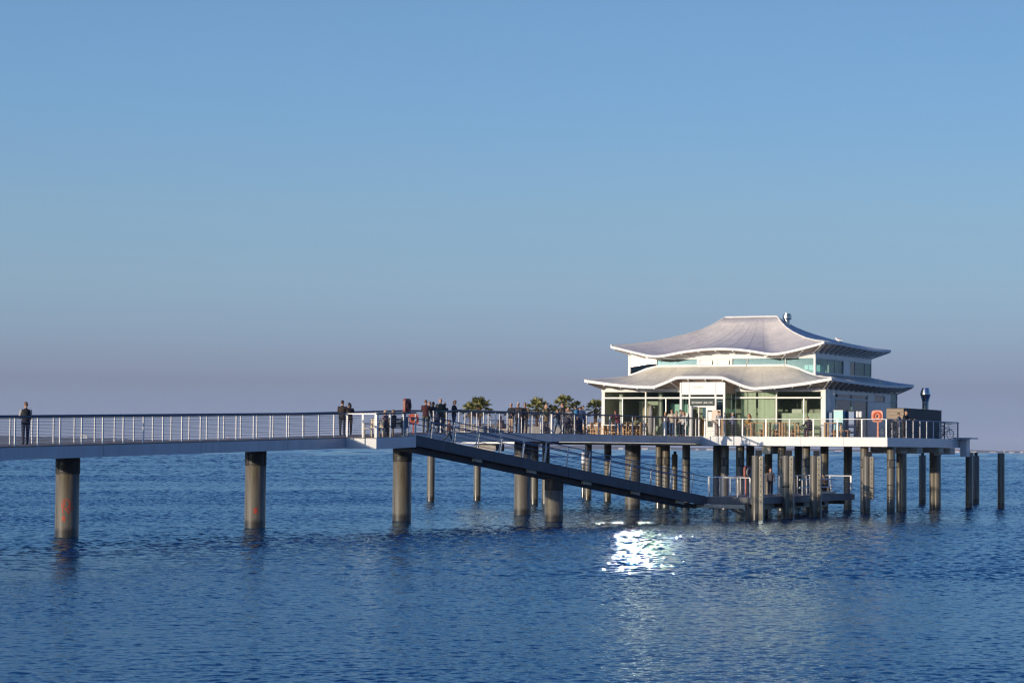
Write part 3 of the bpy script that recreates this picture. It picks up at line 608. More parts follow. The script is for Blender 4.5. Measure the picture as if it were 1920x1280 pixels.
bigp = [(0.0, 'wide pile under the left end of the bridge, marked with a red spray painted R', bz(0) - .5),
        (14.73, 'wide pile with a faint red scrawl, second from the left under the bridge', bz(14.7) - .5),
        (29.2, 'wide pile under the viewing bay, its upper half in shade', bz(22) - .5),
        (43.8, 'wide pile crossed by the gangway just left of its own support', DECK - .5),
        (60.03, 'wide banded pile where the bridge reaches the terrace', DECK - .6)]
piles = []
for (t_, lab, top) in bigp:
    p = BR(t_, 0); piles.append(pile('pile', lab, 'pile', p.x, p.y, .5, top, LB, collar=.78 if t_ < 29 else (.78 if t_ < 40 else .75)))
p = S + sl * .49 + rn * (RW / 2); pile('pile', 'wide pile with riveted collar holding up the gangway', 'pile', p.x, p.y, .5, p.z - .5, LB, collar=.75)

def at0(px, py):
    r = ray(px, py); t = -HC_ / r.z; return Vector((r.x * t, r.y * t))
TG = 'slender piles under the terrace'
row = [(1236, 1.2, .23, 1), (1249, 3.0, .27, 1), (1287, 1.2, .26, 1), (1345, 2.6, .27, 0), (1359.5, 1.2, .26, 1), (1388, 1.2, .27, 1), (1407, 3.2, .27, 1), (1441, 9.0, .27, 0), (1466, 1.2, .27, 1),
       (1512, 1.2, .25, 1), (1546, 3.5, .27, 0), (1590, 7.0, .28, 0), (1621, 1.0, .26, 1), (1671, 1.6, .27, 1)]
desc = ['furthest left slender pile with a black slot, right of the wide banded pile', 'thicker slender pile touching the leftmost slotted one', 'slender pile with a black slot, alone in the gap right of the short round post', 'unlit dark pile behind the landing lifebuoy',
        'slotted pile directly behind the landing lifebuoy box', 'slotted pile next right of the lifebuoy box', 'slotted pile just left of the nearest mooring pile', 'dark pile standing just left of the woman on the landing, farther back', 'slotted pile seen right of the woman on the landing', 'slotted pile midway between two mooring piles, white rack before it',
        'pile half hidden by the third mooring pile, without slot', 'unlit dark pile behind the end railing of the landing', 'slotted pile half hidden behind the fourth mooring pile', 'slotted pile right under the near corner of the terrace']
for (px, dep, r, slot), lab in zip(row, desc):
    p = pf(px, dep); pile('pile', lab, 'pile', p.x, p.y, r, DECK - .57, TG, slot=3.1 if slot else None)
for px, dep, lab in ((1688, 7.2, 'pile under the side of the terrace, behind the pale capped mooring pile'), (1750, 12.0, 'slotted pile under the right end of the terrace, left of a pale capped mooring pile')):
    p = pf(px, dep); pile('pile', lab, 'pile', p.x, p.y, .26, DECK - .57, TG, slot=3.1)
for px, dep, lab in ((1024, 6.5, 'slender pile right behind the wide gangway pile, farther away'), (1003, 5.0, 'slender pile peeping out right of the wide pile crossed by the gangway'), (1103.5, 20, 'slender pile beside the white topped post'), (1140, 17, 'lone slender pile between the white topped post and the wide banded pile'), (1497, 12, 'distant pile glimpsed between the mooring piles')):
    p = pf(px, dep); pile('pile', lab, 'pile', p.x, p.y, .27, DECK - .57, TG, slot=3.3 if px == 1140 else None)
MG = 'mooring piles in a row before the terrace'
moor = [(1417, 975, .235, 3.6, 'nearest mooring pile, left of the woman on the landing'), (1474, 971, .235, 3.6, 'second mooring pile from the left, with a dark ring round it'), (1526, 969, .235, 3.6, 'third mooring pile from the left, beside the white rack'),
        (1625, 963, .24, 3.58, 'fourth mooring pile from the left, below the near terrace corner')]
for i, (px, py, r, top, lab) in enumerate(moor):
    p = at0(px, py); t = pile('mooring_pile', lab, 'pile', p.x, p.y, r, top, MG, cap=(.34, .3, .14, 'dark'), strip=1 if i < 3 else 2)
    if i == 1: b = MB(); b.lathe([(r + .01, 1.75), (r + .03, 1.78), (r + .03, 1.83), (r + .01, 1.86)], 24); b.build('ring', M['black'], t)
for (px, py, r, top, cp, lab) in [(1693, 959, .24, 3.75, (.5, .26, 0, 'stone'), 'mooring pile with a pale block head, right of the terrace corner'), (1757, 955, .26, 3.65, (.5, .28, 0, 'stone'), 'mooring pile with a pale block head, under the chimney cabin'),
                                  (1817, 952, .25, 3.6, (.52, .28, 0, 'stone'), 'brown lit pile free of the terrace, left of a close pair')]:
    p = at0(px, py); pile('mooring_pile', lab, 'pile', p.x, p.y, r, top, 'block headed mooring piles', cap=cp)
for (px, py, r, top, cp, lab) in [(1830, 943, .26, 3.62, (.22, .26, 0, 'dark'), 'thinner pile close behind the right one of the free standing pair'), (1729.5, 943, .27, 3.62, (.2, .28, 0, 'dark'), 'dark pile with a small knob standing alone under the cabin'),
                                  (1877, 952, .25, 3.85, None, 'lone dark pile furthest right in open water'), (807.5, 940, .28, 4.1, None, 'slender pile left of the gangway, right of the wide bay pile'),
                                  (894.5, 938, .27, 4.15, None, 'slender round headed pile behind the upper gangway'), (1264.5, 946, .21, 3.55, (.2, .22, .02, 'dark'), 'short dark post with a knob between two slotted piles'),
                                  (1442, 950, .2, 3.6, None, 'thin dark post behind the woman on the landing')]:
    p = at0(px, py); pile('mooring_pile', lab, 'pile', p.x, p.y, r, top, 'free standing mooring piles', cap=cp, slot=3.55 if px == 807.5 else None)
p = at0(1093.5, 932); t = pile('marker_post', 'thin post with a bright white top half behind the gangway rails', 'post', p.x, p.y, .16, 2.9, None); b = MB(); b.lathe([(.165, 2.75), (.165, 3.55), (.1, 3.6)], 20); b.build('white_top', M['white'], t, smooth=True); b = MB(); b.tube([(0, 0, 3.6), (0, 0, 3.85)], .04); b.build('tip', M['dark'], t)

# ------------------------------------------------------------------ restaurant pavilion (local x to the right along the front, y inwards)
hs = thing('restaurant_pavilion', 'white two storey restaurant with swept tea house roofs on the pile deck', 'restaurant', (HQ.x, HQ.y, 0), -TH)
HWX, HD = 16.05, 15.05                             # ground floor
UO, UW, UD = 1.09, 13.48, 11.48                    # upper floor inset, width, depth
ux0, ux1, uy0, uy1 = -UO - UW, -UO, UO, UO + UD
def interp(tab, x):
    if x <= tab[0][0]: return tab[0][1]
    for (a, fa), (b_, fb_) in zip(tab, tab[1:]):
        if x <= b_:
            u = (x - a) / (b_ - a); u = u * u * (3 - 2 * u) * .5 + u * .5; return fa + (fb_ - fa) * u
    return tab[-1][1]
def lin(tab, x):
    if x <= tab[0][0]: return tab[0][1]
    for (a, fa), (b_, fb_) in zip(tab, tab[1:]):
        if x <= b_: return fa + (fb_ - fa) * (x - a) / (b_ - a)
    return tab[-1][1]
def smooth_tab(tab, n=5):
    xs_ = np.linspace(tab[0][0], tab[-1][0], 200); ys_ = np.interp(xs_, [a for a, _ in tab], [b for _, b in tab])
    k = np.ones(n) / n; p = np.pad(ys_, n // 2, mode='edge'); ys2 = np.convolve(p, k, 'valid')
    ys2[0] = ys_[0]; ys2[-1] = ys_[-1]
    return lambda x: float(np.interp(x, xs_, ys2))
# eave heights measured along the front (t leftwards from the corner) and right side
lowF = smooth_tab([(-1.0, 8.59), (-.5, 8.51), (.63, 8.32), (2.24, 8.13), (4.4, 7.97), (5.02, 8.13), (5.85, 8.45), (6.55, 8.72), (9.8, 8.74), (10.5, 8.43), (11.5, 8.08), (13.2, 8.15), (14.8, 8.31), (16.59, 8.55)], 5)
lowR = smooth_tab([(-1.7, 8.59), (1.5, 8.51), (5.5, 8.44), (9.3, 8.41), (12.8, 8.47), (15.6, 8.61)], 21)
upF = smooth_tab([(-1.0, 11.0), (-.46, 10.84), (1.0, 10.5), (2.31, 10.25), (2.87, 10.28), (3.81, 10.45), (4.94, 10.6), (6.1, 10.66), (7.4, 10.64), (8.96, 10.48), (10.4, 10.22), (11.2, 10.18), (12.3, 10.42), (14.3, 10.9)], 13)
upR = smooth_tab([(-1.2, 11.0), (2.0, 11.04), (5.25, 10.96), (8.05, 10.9), (10.35, 10.9), (12.7, 11.01)], 21)
gL = [(0, 0), (.1, .22), (.2, .40), (.36, .59), (.5, .72), (.65, .84), (.85, .95), (1, 1)]
gW = [(0, 0), (.3, .40), (.6, .74), (1, 1)]
def roof(prefix, o_, i_, eave, inner_z, gt, thick, wall, wallz, mat_, seams_n, top_flat=None):
    """o_ = (x0,x1,y0,y1) eave rectangle, i_ = inner rectangle; eave(side,u)->z ; inner_z(side,u)->z"""
    ox0, ox1, oy0, oy1 = o_; ix0, ix1, iy0, iy1 = i_
    N, K = 60, 12
    wz = wallz if callable(wallz) else (lambda sd, u: wallz)
    sides = []
    for sd in range(4):
        oc = [((ox1, oy0), (ox0, oy0)), ((ox0, oy0), (ox0, oy1)), ((ox0, oy1), (ox1, oy1)), ((ox1, oy1), (ox1, oy0))][sd]
        ic = [((ix1, iy0), (ix0, iy0)), ((ix0, iy0), (ix0, iy1)), ((ix0, iy1), (ix1, iy1)), ((ix1, iy1), (ix1, iy0))][sd]
        wc = [((wall[1], wall[2]), (wall[0], wall[2])), ((wall[0], wall[2]), (wall[0], wall[3])), ((wall[0], wall[3]), (wall[1], wall[3])), ((wall[1], wall[3]), (wall[1], wall[2]))][sd]
        sides.append((oc, ic, wc))
    def P(sd, u, k):
        (a, b_), (c, d), _ = sides[sd]
        ox, oy = a[0] + (b_[0] - a[0]) * u, a[1] + (b_[1] - a[1]) * u; ix, iy = c[0] + (d[0] - c[0]) * u, c[1] + (d[1] - c[1]) * u
        ze = eave(sd, u, ox, oy); zi = inner_z(sd, u, ix, iy); g = lin(gt, k)
        return Vector((ix + (ox - ix) * k, iy + (oy - iy) * k, zi + (ze - zi) * g))
    b = MB()
    for sd in range(4):
        o = len(b.v)
        for i in range(N + 1):
            for j in range(K + 1): b.v.append(tuple(P(sd, i / N, j / K)))
        for i in range(N):
            for j in range(K): a = o + i * (K + 1) + j; b.f.append((a, a + 1, a + K + 2, a + K + 1))
    if top_flat: o = len(b.v); b.v += [(ix0, iy0, top_flat), (ix1, iy0, top_flat), (ix1, iy1, top_flat), (ix0, iy1, top_flat)]; b.f.append((o, o + 1, o + 2, o + 3))
    me_ = b.build(prefix, mat_, hs, smooth=True, fix=False)
    bm = bmesh.new(); bm.from_mesh(me_.data); bmesh.ops.remove_doubles(bm, verts=bm.verts[:], dist=.002); bmesh.ops.recalc_face_normals(bm, faces=bm.faces[:])
    up = sum((f.normal.z * f.calc_area() for f in bm.faces))
    if up < 0: bmesh.ops.reverse_faces(bm, faces=bm.faces[:])
    bm.to_mesh(me_.data); bm.free()
    # fascia board, soffit
    b = MB(); s = MB()
    for sd in range(4):
        (a, b_), _, (w0, w1) = sides[sd]
        dn = Vector(((w0[0] + w1[0]) / 2 - (a[0] + b_[0]) / 2, (w0[1] + w1[1]) / 2 - (a[1] + b_[1]) / 2, 0)).normalized()
        for i in range(N):
            p, q = P(sd, i / N, 1), P(sd, (i + 1) / N, 1); e = Vector((0, 0, .012)); tz = Vector((0, 0, -thick))
            out = -dn * .03
            b.add([p + e + out, q + e + out, q + tz + out, p + tz + out, p + e + dn * .08, q + e + dn * .08, q + tz + dn * .08, p + tz + dn * .08],
                  [(0, 1, 2, 3), (4, 7, 6, 5), (0, 4, 5, 1), (3, 2, 6, 7), (0, 3, 7, 4), (1, 5, 6, 2)])
            u0, u1 = i / N, (i + 1) / N; wp = Vector((w0[0] + (w1[0] - w0[0]) * u0, w0[1] + (w1[1] - w0[1]) * u0, wz(sd, u0))); wq = Vector((w0[0] + (w1[0] - w0[0]) * u1, w0[1] + (w1[1] - w0[1]) * u1, wz(sd, u1)))
            zz = Vector((0, 0, -thick * .75))
            s.add([p + zz, q + zz, wq, wp], [(0, 1, 2, 3)])
    b.build('fascia', M['white'], me_, fix=False); s.build('soffit', M['soffit'], me_, fix=False)
    # standing seams fanning out over the tiles
    for sd, cnt in ((0, seams_n), (3, max(3, seams_n - 4))):
        b = MB()
        for i in range(1, cnt):
            pts_ = [P(sd, i / cnt, j / K) + Vector((0, 0, .008)) for j in range(K + 1)]; b.tube(pts_, .007, n=4)
        b.build('seam', M['seam'], me_)
    # hip ridges
    for u in (0, 1):
        pts_ = [P(0, u, j / 20) + Vector((0, 0, .02)) for j in range(21)]; b = MB(); b.tube(pts_, .05, n=6); b.build('hip_ridge', M['white'], me_)
    # rafters under the eaves
    for sd, cnt in ((0, int(abs(ox1 - ox0) / 1.25)), (3, int(abs(oy1 - oy0) / 1.15))):
        for i in range(cnt + 1):
            u = (i + .15) / (cnt + .3); (w0, w1) = sides[sd][2]; p = P(sd, u, 1) + Vector((0, 0, -thick)); wp = Vector((w0[0] + (w1[0] - w0[0]) * u, w0[1] + (w1[1] - w0[1]) * u, wz(sd, u) - .05))
            if abs(p.z - wp.z) > 1.5: continue
            d = (wp - p); b = MB(); b.beam(p + d * .03 + Vector((0, 0, -.02)), wp + Vector((0, 0, -.05)), .07, .10); b.build('rafter', M['white'], me_)
    return P
M['seam'] = mat('roof_seam', (0.68, 0.63, 0.57), 0.6)
RO, RQ, RL = 1.7, 1.0, .5
def e_low(sd, u, x, y):
    if sd == 0: return lowF(-x)
    if sd == 3: return lowR(y)
    if sd == 1: return 8.55
    return 8.58
def i_low(sd, u, x, y):
    if sd == 0:
        t = -(x - ux1); return float(np.interp(t, [0, .6, 1.3, 2.1, 11.3, 12.2, 12.9, 13.48], [8.80, 9.0, 9.3, 9.47, 9.47, 9.27, 9.0, 8.82]))
    if sd == 3: return float(np.interp(y, [uy0, uy0 + .8, uy1], [8.80, 8.98, 9.02]))
    return 8.9
roof('lower_roof', (-16.55, RQ, -RO, 15.6), (ux0, ux1, uy0, uy1), e_low, i_low, gW, .17, (-HWX, 0, 0, HD), 8.02, M['roof_low'], 11)
def e_up(sd, u, x, y):
    if sd == 0: return upF(-(x - ux1))
    if sd == 3: return upR(y - uy0)
    return 10.95
def up_wall(t): return min(10.46, max(10.08, upF(t) - .2)) if 1.2 < t < UW - 1.2 else 10.44 + (min(10.46, max(10.08, upF(1.2 if t < 3 else UW - 1.2) - .2)) - 10.44) * (t if t < 3 else UW - t) / 1.2
rx0, rx1, ry = ux1 - 8.68, ux1 - 4.85, uy0 + 5.7
roof('upper_roof', (ux1 - 14.25, ux1 + 1.0, uy0 - 1.2, uy1 + 1.2), (rx0, rx1, ry, ry), e_up, lambda sd, u, x, y: 13.1, gL, .14, (ux0, ux1, uy0, uy1), lambda sd, u: up_wall(u * UW) if sd == 0 else 10.44, M['roof_up'], 11)
b = MB(); b.tube([(rx0, ry, 13.11), (rx1, ry, 13.11)], .06); b.build('ridge_cap', M['white'], hs)
b = MB(); b.lathe([(.2, 12.5), (.2, 12.85), (.32, 12.95), (.32, 13.18), (.24, 13.22), (.24, 13.30)], 18, (rx1 + .62, ry + .3, 0)); b.build('roof_vent', M['stainless'], hs, smooth=True)

WT = 7.98
M['innergreen'] = mat('grey_green_wall', (0.36, 0.40, 0.33), .8, var=.15)
def bx(x0, x1, y0, y1, z0, z1, name, m, par=None): b = MB(); b.box(x0, x1, y0, y1, z0, z1); return b.build(name, m, par or hs)
# floor, ceiling, hidden walls, inner core
bx(-HWX + .1, -.1, .1, HD - .1, DECK + .004, DECK + .05, 'floor', M['inner']); bx(-HWX + .1, -.1, .1, HD - .1, WT - .12, WT - .02, 'ceiling', M['inner'])
bx(-HWX, -HWX + .12, .12, HD, DECK, WT, 'side_wall', M['white']); bx(-HWX + .12, 0, HD - .12, HD, DECK, WT, 'back_wall', M['white'])
bx(-12.6, -6.6, 6.5, 6.7, DECK + .05, WT - .12, 'inner_wall', M['innergreen']); bx(-6.3, -.9, 4.6, 4.75, DECK + .05, WT - .12, 'inner_wall', M['innergreen'])
bx(-15.6, -12.9, 9, 9.2, DECK + .05, WT - .12, 'inner_wall', M['inner'])
bx(ux0 + .1, ux1 - .1, uy0 + .1, uy1 - .1, 8.72, 8.78, 'upper_floor', M['inner']); bx(ux0 + .1, ux1 - .1, uy0 + 4.5, uy0 + 4.7, 8.8, 10.3, 'upper_inner_wall', M['curtain'])
bx(ux0, ux0 + .1, uy0 + .1, uy1, 8.8, 10.44, 'upper_side_wall', M['white']); bx(ux0 + .1, ux1, uy1 - .1, uy1, 8.8, 10.44, 'upper_back_wall', M['white'])
for x in (-15.1, -12.2, -4.0): b = MB(); b.tube([(x, 1.2, DECK), (x, 1.2, WT - .1)], .16, n=14); b.build('column', M['white'], hs, smooth=True)
FH = .09
def glazed(x0, x1, y, z0, z1, name='window', g='glass', th=.05, axis='y', tilt=0.0):
    """one pane in its own thin frame"""
    f = MB(); w = .03
    if axis == 'y':
        f.box(x0, x1, y - .04, y + .04, z0, z0 + w); f.box(x0, x1, y - .04, y + .04, z1 - w, z1); f.box(x0, x0 + w, y - .04, y + .04, z0 + w, z1 - w); f.box(x1 - w, x1, y - .04, y + .04, z0 + w, z1 - w)
        fr_ = f.build(name, M['white'], hs)
        p = MB(); p.add([(x0 + w, y - tilt, z0 + w), (x1 - w, y + tilt, z0 + w), (x1 - w, y + tilt, z1 - w), (x0 + w, y - tilt, z1 - w)], [(0, 1, 2, 3)]); p.build('pane', M[g], fr_, fix=False)
    else:
        f.box(y - .04, y + .04, x0, x1, z0, z0 + w); f.box(y - .04, y + .04, x0, x1, z1 - w, z1); f.box(y - .04, y + .04, x0, x0 + w, z0 + w, z1 - w); f.box(y - .04, y + .04, x1 - w, x1, z0 + w, z1 - w)
        fr_ = f.build(name, M['white_shade' if False else 'white'], hs)
        p = MB(); p.add([(y, x0 + w, z0 + w), (y, x1 - w, z0 + w), (y, x1 - w, z1 - w), (y, x0 + w, z1 - w)], [(0, 1, 2, 3)]); p.build('pane', M[g], fr_, fix=False)
    return fr_
# ground floor front: posts, transom, top band
BXL, BXR, BY = -9.72, -6.49, -1.3                 # entrance bay
for x0, x1 in ((-.30, 0), (-HWX, -HWX + .2)): bx(x0, x1, 0, .3 if x0 > -1 else .12, DECK, WT, 'corner_post', M['white'])
bx(-HWX, BXL - .02, -.05, .12, 7.78, WT + .03, 'top_band', M['white']); bx(-6.3, 0.02, -.05, .12, 7.78, WT + .03, 'top_band', M['white'])
for x0, x1 in ((-3.38, -.3), (-6.3, -3.38), (-12.75, BXL - .1), (-HWX + .2, -12.75)):
    k_ = .006 if x0 > -9 else -.006
    glazed(x0, x1, .05, DECK + .03, 7.32, tilt=.0); glazed(x0, x1, .05, 7.36, 7.78)
for x in (-3.38, -12.75): bx(x - .045, x + .045, -.08, .005, DECK, 7.8, 'mullion', M['white'])
bx(-6.3, -.3, -.075, .004, 7.30, 7.40, 'transom', M['white']); bx(-HWX + .2, BXL - .1, -.075, .004, 7.30, 7.40, 'transom', M['white'])
for x in (-1.5, -14.5, -11.3): bx(x - .02, x + .02, .0, .09, DECK + .1, 7.3, 'glass_joint', M['steel'])
# things seen through the panes
bx(-3.2, -.35, .35, .42, DECK + .05, 6.35, 'frosted_screen', M['curtain'])
bx(-2.65, -1.95, .9, 1.5, 6.3, 6.62, 'counter_box', M['white']); bx(-1.9, -1.55, .7, .9, DECK, 7.25, 'inner_pillar', M['inner'])
b = MB(); b.prism([(-1.5, 6.36), (-.7, 6.36), (-.42, 6.5), (-.75, 6.62), (-1.4, 6.6)], .9, 1.5, 'y'); b.build('counter_top_dish', M['inner'], hs)
for i, (x0, x1) in enumerate(((-6.0, -5.55), (-5.5, -4.95), (-4.8, -3.45))): bx(x0, x1, .3, .36, DECK + .06, 7.7, 'curtain', M['curtain'])
bx(-14.7, -13.2, 3.2, 3.3, DECK + .06, 7.2, 'curtain', M['curtain']); bx(-11.9, -10.6, 2.2, 2.3, DECK + .06, 7.0, 'curtain', M['teal'])
b = MB(); b.ball((-13.6, 2.4, 6.3), .45, .45, .7); b.build('paper_lantern', M['beige'], hs, smooth=True)
# entrance bay
for x0, x1 in ((BXL, BXL + .12), (-9.06, -8.98), (-7.22, -7.14), (BXR - .12, BXR)): bx(x0, x1, BY - .03, BY + .1, DECK, 8.34 if x0 in (BXL, BXR - .12) else 7.66, 'bay_post', M['white'])
for x0, x1 in ((BXL + .13, -9.03), (-9.01, -7.19), (-7.17, BXR - .13)): bx(x0, x1, BY, BY + .08, 7.62, 8.36, 'cladding_panel', M['fascia'])
bx(BXL + .12, BXR - .12, BY - .025, BY + .05, 7.56, 7.62, 'transom', M['white']); bx(BXL + .12, BXR - .12, BY - .02, BY + .06, 7.28, 7.36, 'transom', M['white'])
for x0, x1, z0, z1 in ((BXL + .12, -9.06, DECK + .03, 7.28), (-7.14, BXR - .12, DECK + .03, 7.28), (BXL + .12, -9.06, 7.36, 7.56), (-8.98, -7.22, 7.36, 7.56), (-7.14, BXR - .12, 7.36, 7.56)): glazed(x0, x1, BY + .03, z0, z1)
bx(-8.98, -7.22, BY - .05, BY + .02, 6.80, 7.26, 'sign_panel', M['sign'])
bx(-9.06, -7.14, BY - .04, BY + .07, 6.70, 6.79, 'door_head', M['white'])
bx(-7.85, -7.22, BY - .02, BY + .04, DECK + .02, 6.69, 'door', M['white']); bx(-7.72, -7.36, BY - .045, BY - .02, 5.4, 6.5, 'notice_board', M['sign']); bx(-7.66, -7.42, BY - .06, BY - .045, 5.8, 6.4, 'notice', M['letters'])
dl = MB(); a_ = R(68); hx, hy = -8.95, BY; ex, ey = hx - .0 + .85 * math.cos(a_), hy - .85 * math.sin(a_)
bx(-8.4, -8.34, BY + .0, BY + .05, DECK + .02, 6.69, 'door_jamb', M['white'])
bx(-9.5, -7.0, .4, .5, DECK + .06, 6.0, 'reception_counter', M['wood']); bx(-9.0, -7.4, .9, .95, 5.9, 7.5, 'inner_panel', M['blue'])
# right flank of the bay with a slanted glass corner
def flank(x0, y0, x1, y1, z0, z1, name, m, th=.06):
    d = Vector((x1 - x0, y1 - y0)).normalized(); n_ = Vector((-d.y, d.x)) * th
    b = MB(); b.prism([(x0, y0), (x1, y1), (x1 + n_.x, y1 + n_.y), (x0 + n_.x, y0 + n_.y)], z0, z1); return b.build(name, m, hs)
for sgn, xx in ((1, BXR), (-1, BXL)):
    x2 = xx + sgn * .19
    flank(xx, BY + .1, x2, -.0, 7.62, 8.3, 'flank_panel', M['soffit']); flank(xx, BY + .1, x2, 0, 7.28, 7.36, 'transom', M['white'])
    d = Vector((x2 - xx, -BY - .1)); b = MB(); b.add([(xx, BY + .1, DECK + .03), (x2, 0, DECK + .03), (x2, 0, 7.62), (xx, BY + .1, 7.62)], [(0, 1, 2, 3)]); b.build('flank_pane', M['glass_dark'], hs, fix=False)
    m_ = Vector((xx, BY + .1)) + d * .6; b = MB(); b.tube([(m_.x, m_.y, DECK), (m_.x, m_.y, 7.6)], .035); b.build('flank_mullion', M['steel'], hs)
# lettering
def text(body, size, x, y, z, name, m, parent, ext=.012, sx=1.0):
    cu = bpy.data.curves.new(name, 'FONT'); cu.body = body; cu.size = size; cu.extrude = ext; cu.align_x = 'CENTER'; cu.align_y = 'CENTER'; cu.resolution_u = 3
    o = bpy.data.objects.new(name + '_tmp', cu); COL.objects.link(o); dg = bpy.context.evaluated_depsgraph_get(); me = bpy.data.meshes.new_from_object(o.evaluated_get(dg)); bpy.data.objects.remove(o)
    me.transform(Matrix.Translation((x, y, z)) @ Matrix.Rotation(R(90), 4, 'X') @ Matrix.Diagonal((sx, 1, 1, 1))); me.materials.clear(); me.materials.append(m)
    q = bpy.data.objects.new(name, me); COL.objects.link(q); q.parent = parent; return q
text('RESTAURANT | BAR | CAFÉ', .20, -8.10, BY - .065, 7.0, 'lettering', M['letters'], hs, sx=.62)
text('TEEHAUS', .17, -8.45, BY - .012, 8.02, 'lettering', M['letters'], hs)
# ground floor right side
WS = M['fascia']
def rs(y0, y1, z0, z1, name, m, x0=-.1, x1=0): return bx(x0, x1, y0, y1, z0, z1, name, m)
rs(.3, 1.87, DECK, 7.98, 'cladding_panel', WS); rs(1.87, 8.5, 7.66, 7.98, 'cladding_panel', WS, -.095, .006)
for y0, y1 in ((1.9, 5.25), (5.35, 8.45)): glazed(y0, y1, -.04, DECK + .03, 7.30, g='glass_dark', axis='x'); glazed(y0, y1, -.04, 7.38, 7.66, g='glass_dark', axis='x')
rs(1.87, 8.5, 7.30, 7.38, 'transom', M['white'], -.02, .035); rs(5.25, 5.35, DECK, 7.66, 'mullion', M['white'], -.08, .03); rs(8.45, 8.52, DECK, 7.7, 'mullion', M['white'], -.08, .03)
for y0, y1, z0, z1 in ((8.53, 10.0, 7.3, 7.98), (10.02, 12.2, 7.75, 7.98), (12.22, 13.5, 7.3, 7.98), (8.53, 10.0, DECK, 7.28), (10.02, 12.2, DECK, 7.28), (12.22, 13.5, DECK, 7.28)): rs(y0, y1, z0, z1, 'cladding_panel', WS)
glazed(10.02, 12.2, -.04, 7.3, 7.74, g='glass_dark', axis='x')
glazed(13.54, 15.0, -.04, 7.4, 7.95, g='glass_up', axis='x'); glazed(13.54, 15.0, -.04, DECK + .03, 7.36, g='glass_up', axis='x')
# upper floor front
uy = uy0
def uline(t): return float(np.interp(t, [0, .6, 1.3, 2.1, 11.3, 12.2, 12.9, 13.48], [8.80, 9.0, 9.3, 9.47, 9.47, 9.27, 9.0, 8.82]))
def upane(t0, t1, name='upper_window', g='glass_up', n=8, bow=.010, back=.08):
    tt = [t0 + (t1 - t0) * i / n for i in range(n + 1)]; x = lambda t: ux1 - t
    f = MB()
    for a, c in zip(tt, tt[1:]):
        za, zc = uline(a), uline(c); f.add([(x(a), uy - .02, za), (x(c), uy - .02, zc), (x(c), uy - .02, zc + .12), (x(a), uy - .02, za + .12), (x(a), uy + .08, za), (x(c), uy + .08, zc), (x(c), uy + .08, zc + .12), (x(a), uy + .08, za + .12)],
            [(0, 1, 2, 3), (4, 7, 6, 5), (3, 2, 6, 7), (0, 4, 5, 1)])
    f.box(x(t1), x(t1) + .04, uy - .02, uy + .08, uline(t1) + .1, 9.98)
    fr_ = f.build(name, M['white'], hs, fix=True)
    p = MB(); nv = 6                                # bow shaped to stretch the sun glint; lean turns the other panes' beams away
    for i, a in enumerate(tt):
        for j in range(nv + 1):
            v = j / nv; zz = (uline(a) + .11) * (1 - v) + 9.98 * v; q = (2 * v - 1); qh = 2 * i / n - 1; hgt = 9.98 - uline(a) - .11
            p.v.append((x(a), uy + .03 + bow * hgt * .25 * q * q + .003 * qh * qh + back * (zz - 9.4), zz))
    for i in range(n):
        for j in range(nv): k = i * (nv + 1) + j; p.f.append((k, k + nv + 1, k + nv + 2, k + 1))
    p.build('pane', M[g], fr_, fix=False, smooth=True)
for a, c in ((.14, 2.12), (2.16, 4.82), (4.86, 5.9), (8.44, 11.40)): upane(a, c)
upane(11.44, 13.36, g='glass_sun', back=0, bow=.013)
x = lambda t: ux1 - t; b = MB(); tt_ = np.linspace(0, 13.48, 40); b.prism([(x(t), up_wall(t) + .03) for t in tt_] + [(x(13.48), 9.98), (x(0), 9.98)], uy, uy + .1, 'y'); b.build('upper_band', M['white'], hs)
bx(ux1 - .13, ux1, uy - .02, uy + .13, 8.7, 10.44, 'upper_corner_post', M['white']); bx(ux1 - 13.48, ux1 - 13.36, uy - .02, uy + .1, 8.7, 10.44, 'upper_corner_post', M['white'])
bx(ux1 - 8.42, ux1 - 5.92, uy - .01, uy + .09, 9.46, 9.975, 'window_panel', M['white'])
for a, c in ((6.05, 6.95), (7.25, 8.2)):
    f = bx(ux1 - c, ux1 - a, uy - .05, uy - .01, 9.60, 9.87, 'hopper_window', M['dark']); q = MB(); q.box(ux1 - c + .05, ux1 - a - .05, uy - .075, uy - .052, 9.63, 9.84); q.build('vent_sash', M['glass_sun'], f)
bx(ux1 - 8.42, ux1 - 5.92, uy - .04, uy - .012, 9.34, 9.455, 'sill', M['white'])
# upper floor right side
def ru(s0, s1, z0, z1, name, m, x0=-.1, x1=0.0): return bx(ux1 + x0, ux1 + x1, uy + s0, uy + s1, z0, z1, name, m)
for s0, s1 in ((.13, 4.1), (4.12, 8.1), (8.12, 11.47)): ru(s0, s1, 10.0, 10.46, 'cladding_panel', WS)
ru(.13, 11.47, 8.75, 9.05, 'cladding_panel', WS)
for s0, s1, g in ((.15, 2.6, 'glass_up'), (2.64, 3.9, 'glass_up'), (3.94, 5.55, 'glass_up'), (6.95, 8.05, 'glass_dark'), (8.12, 10.1, 'glass_up'), (10.14, 11.45, 'glass_up')):
    o_x = ux1 - .04; glazed(uy + s0, uy + s1, o_x, 9.06, 9.99, name='upper_window', g=g, axis='x')
ru(5.6, 6.9, 9.05, 10.0, 'cladding_panel', WS); ru(5.5, 5.6, 9.05, 10.0, 'mullion', M['white'], -.08, .03)
bx(ux1 - 1.5, ux1 - .4, uy + 2, uy + 3, 8.8, 9.6, 'upper_cabinet', M['teal'])

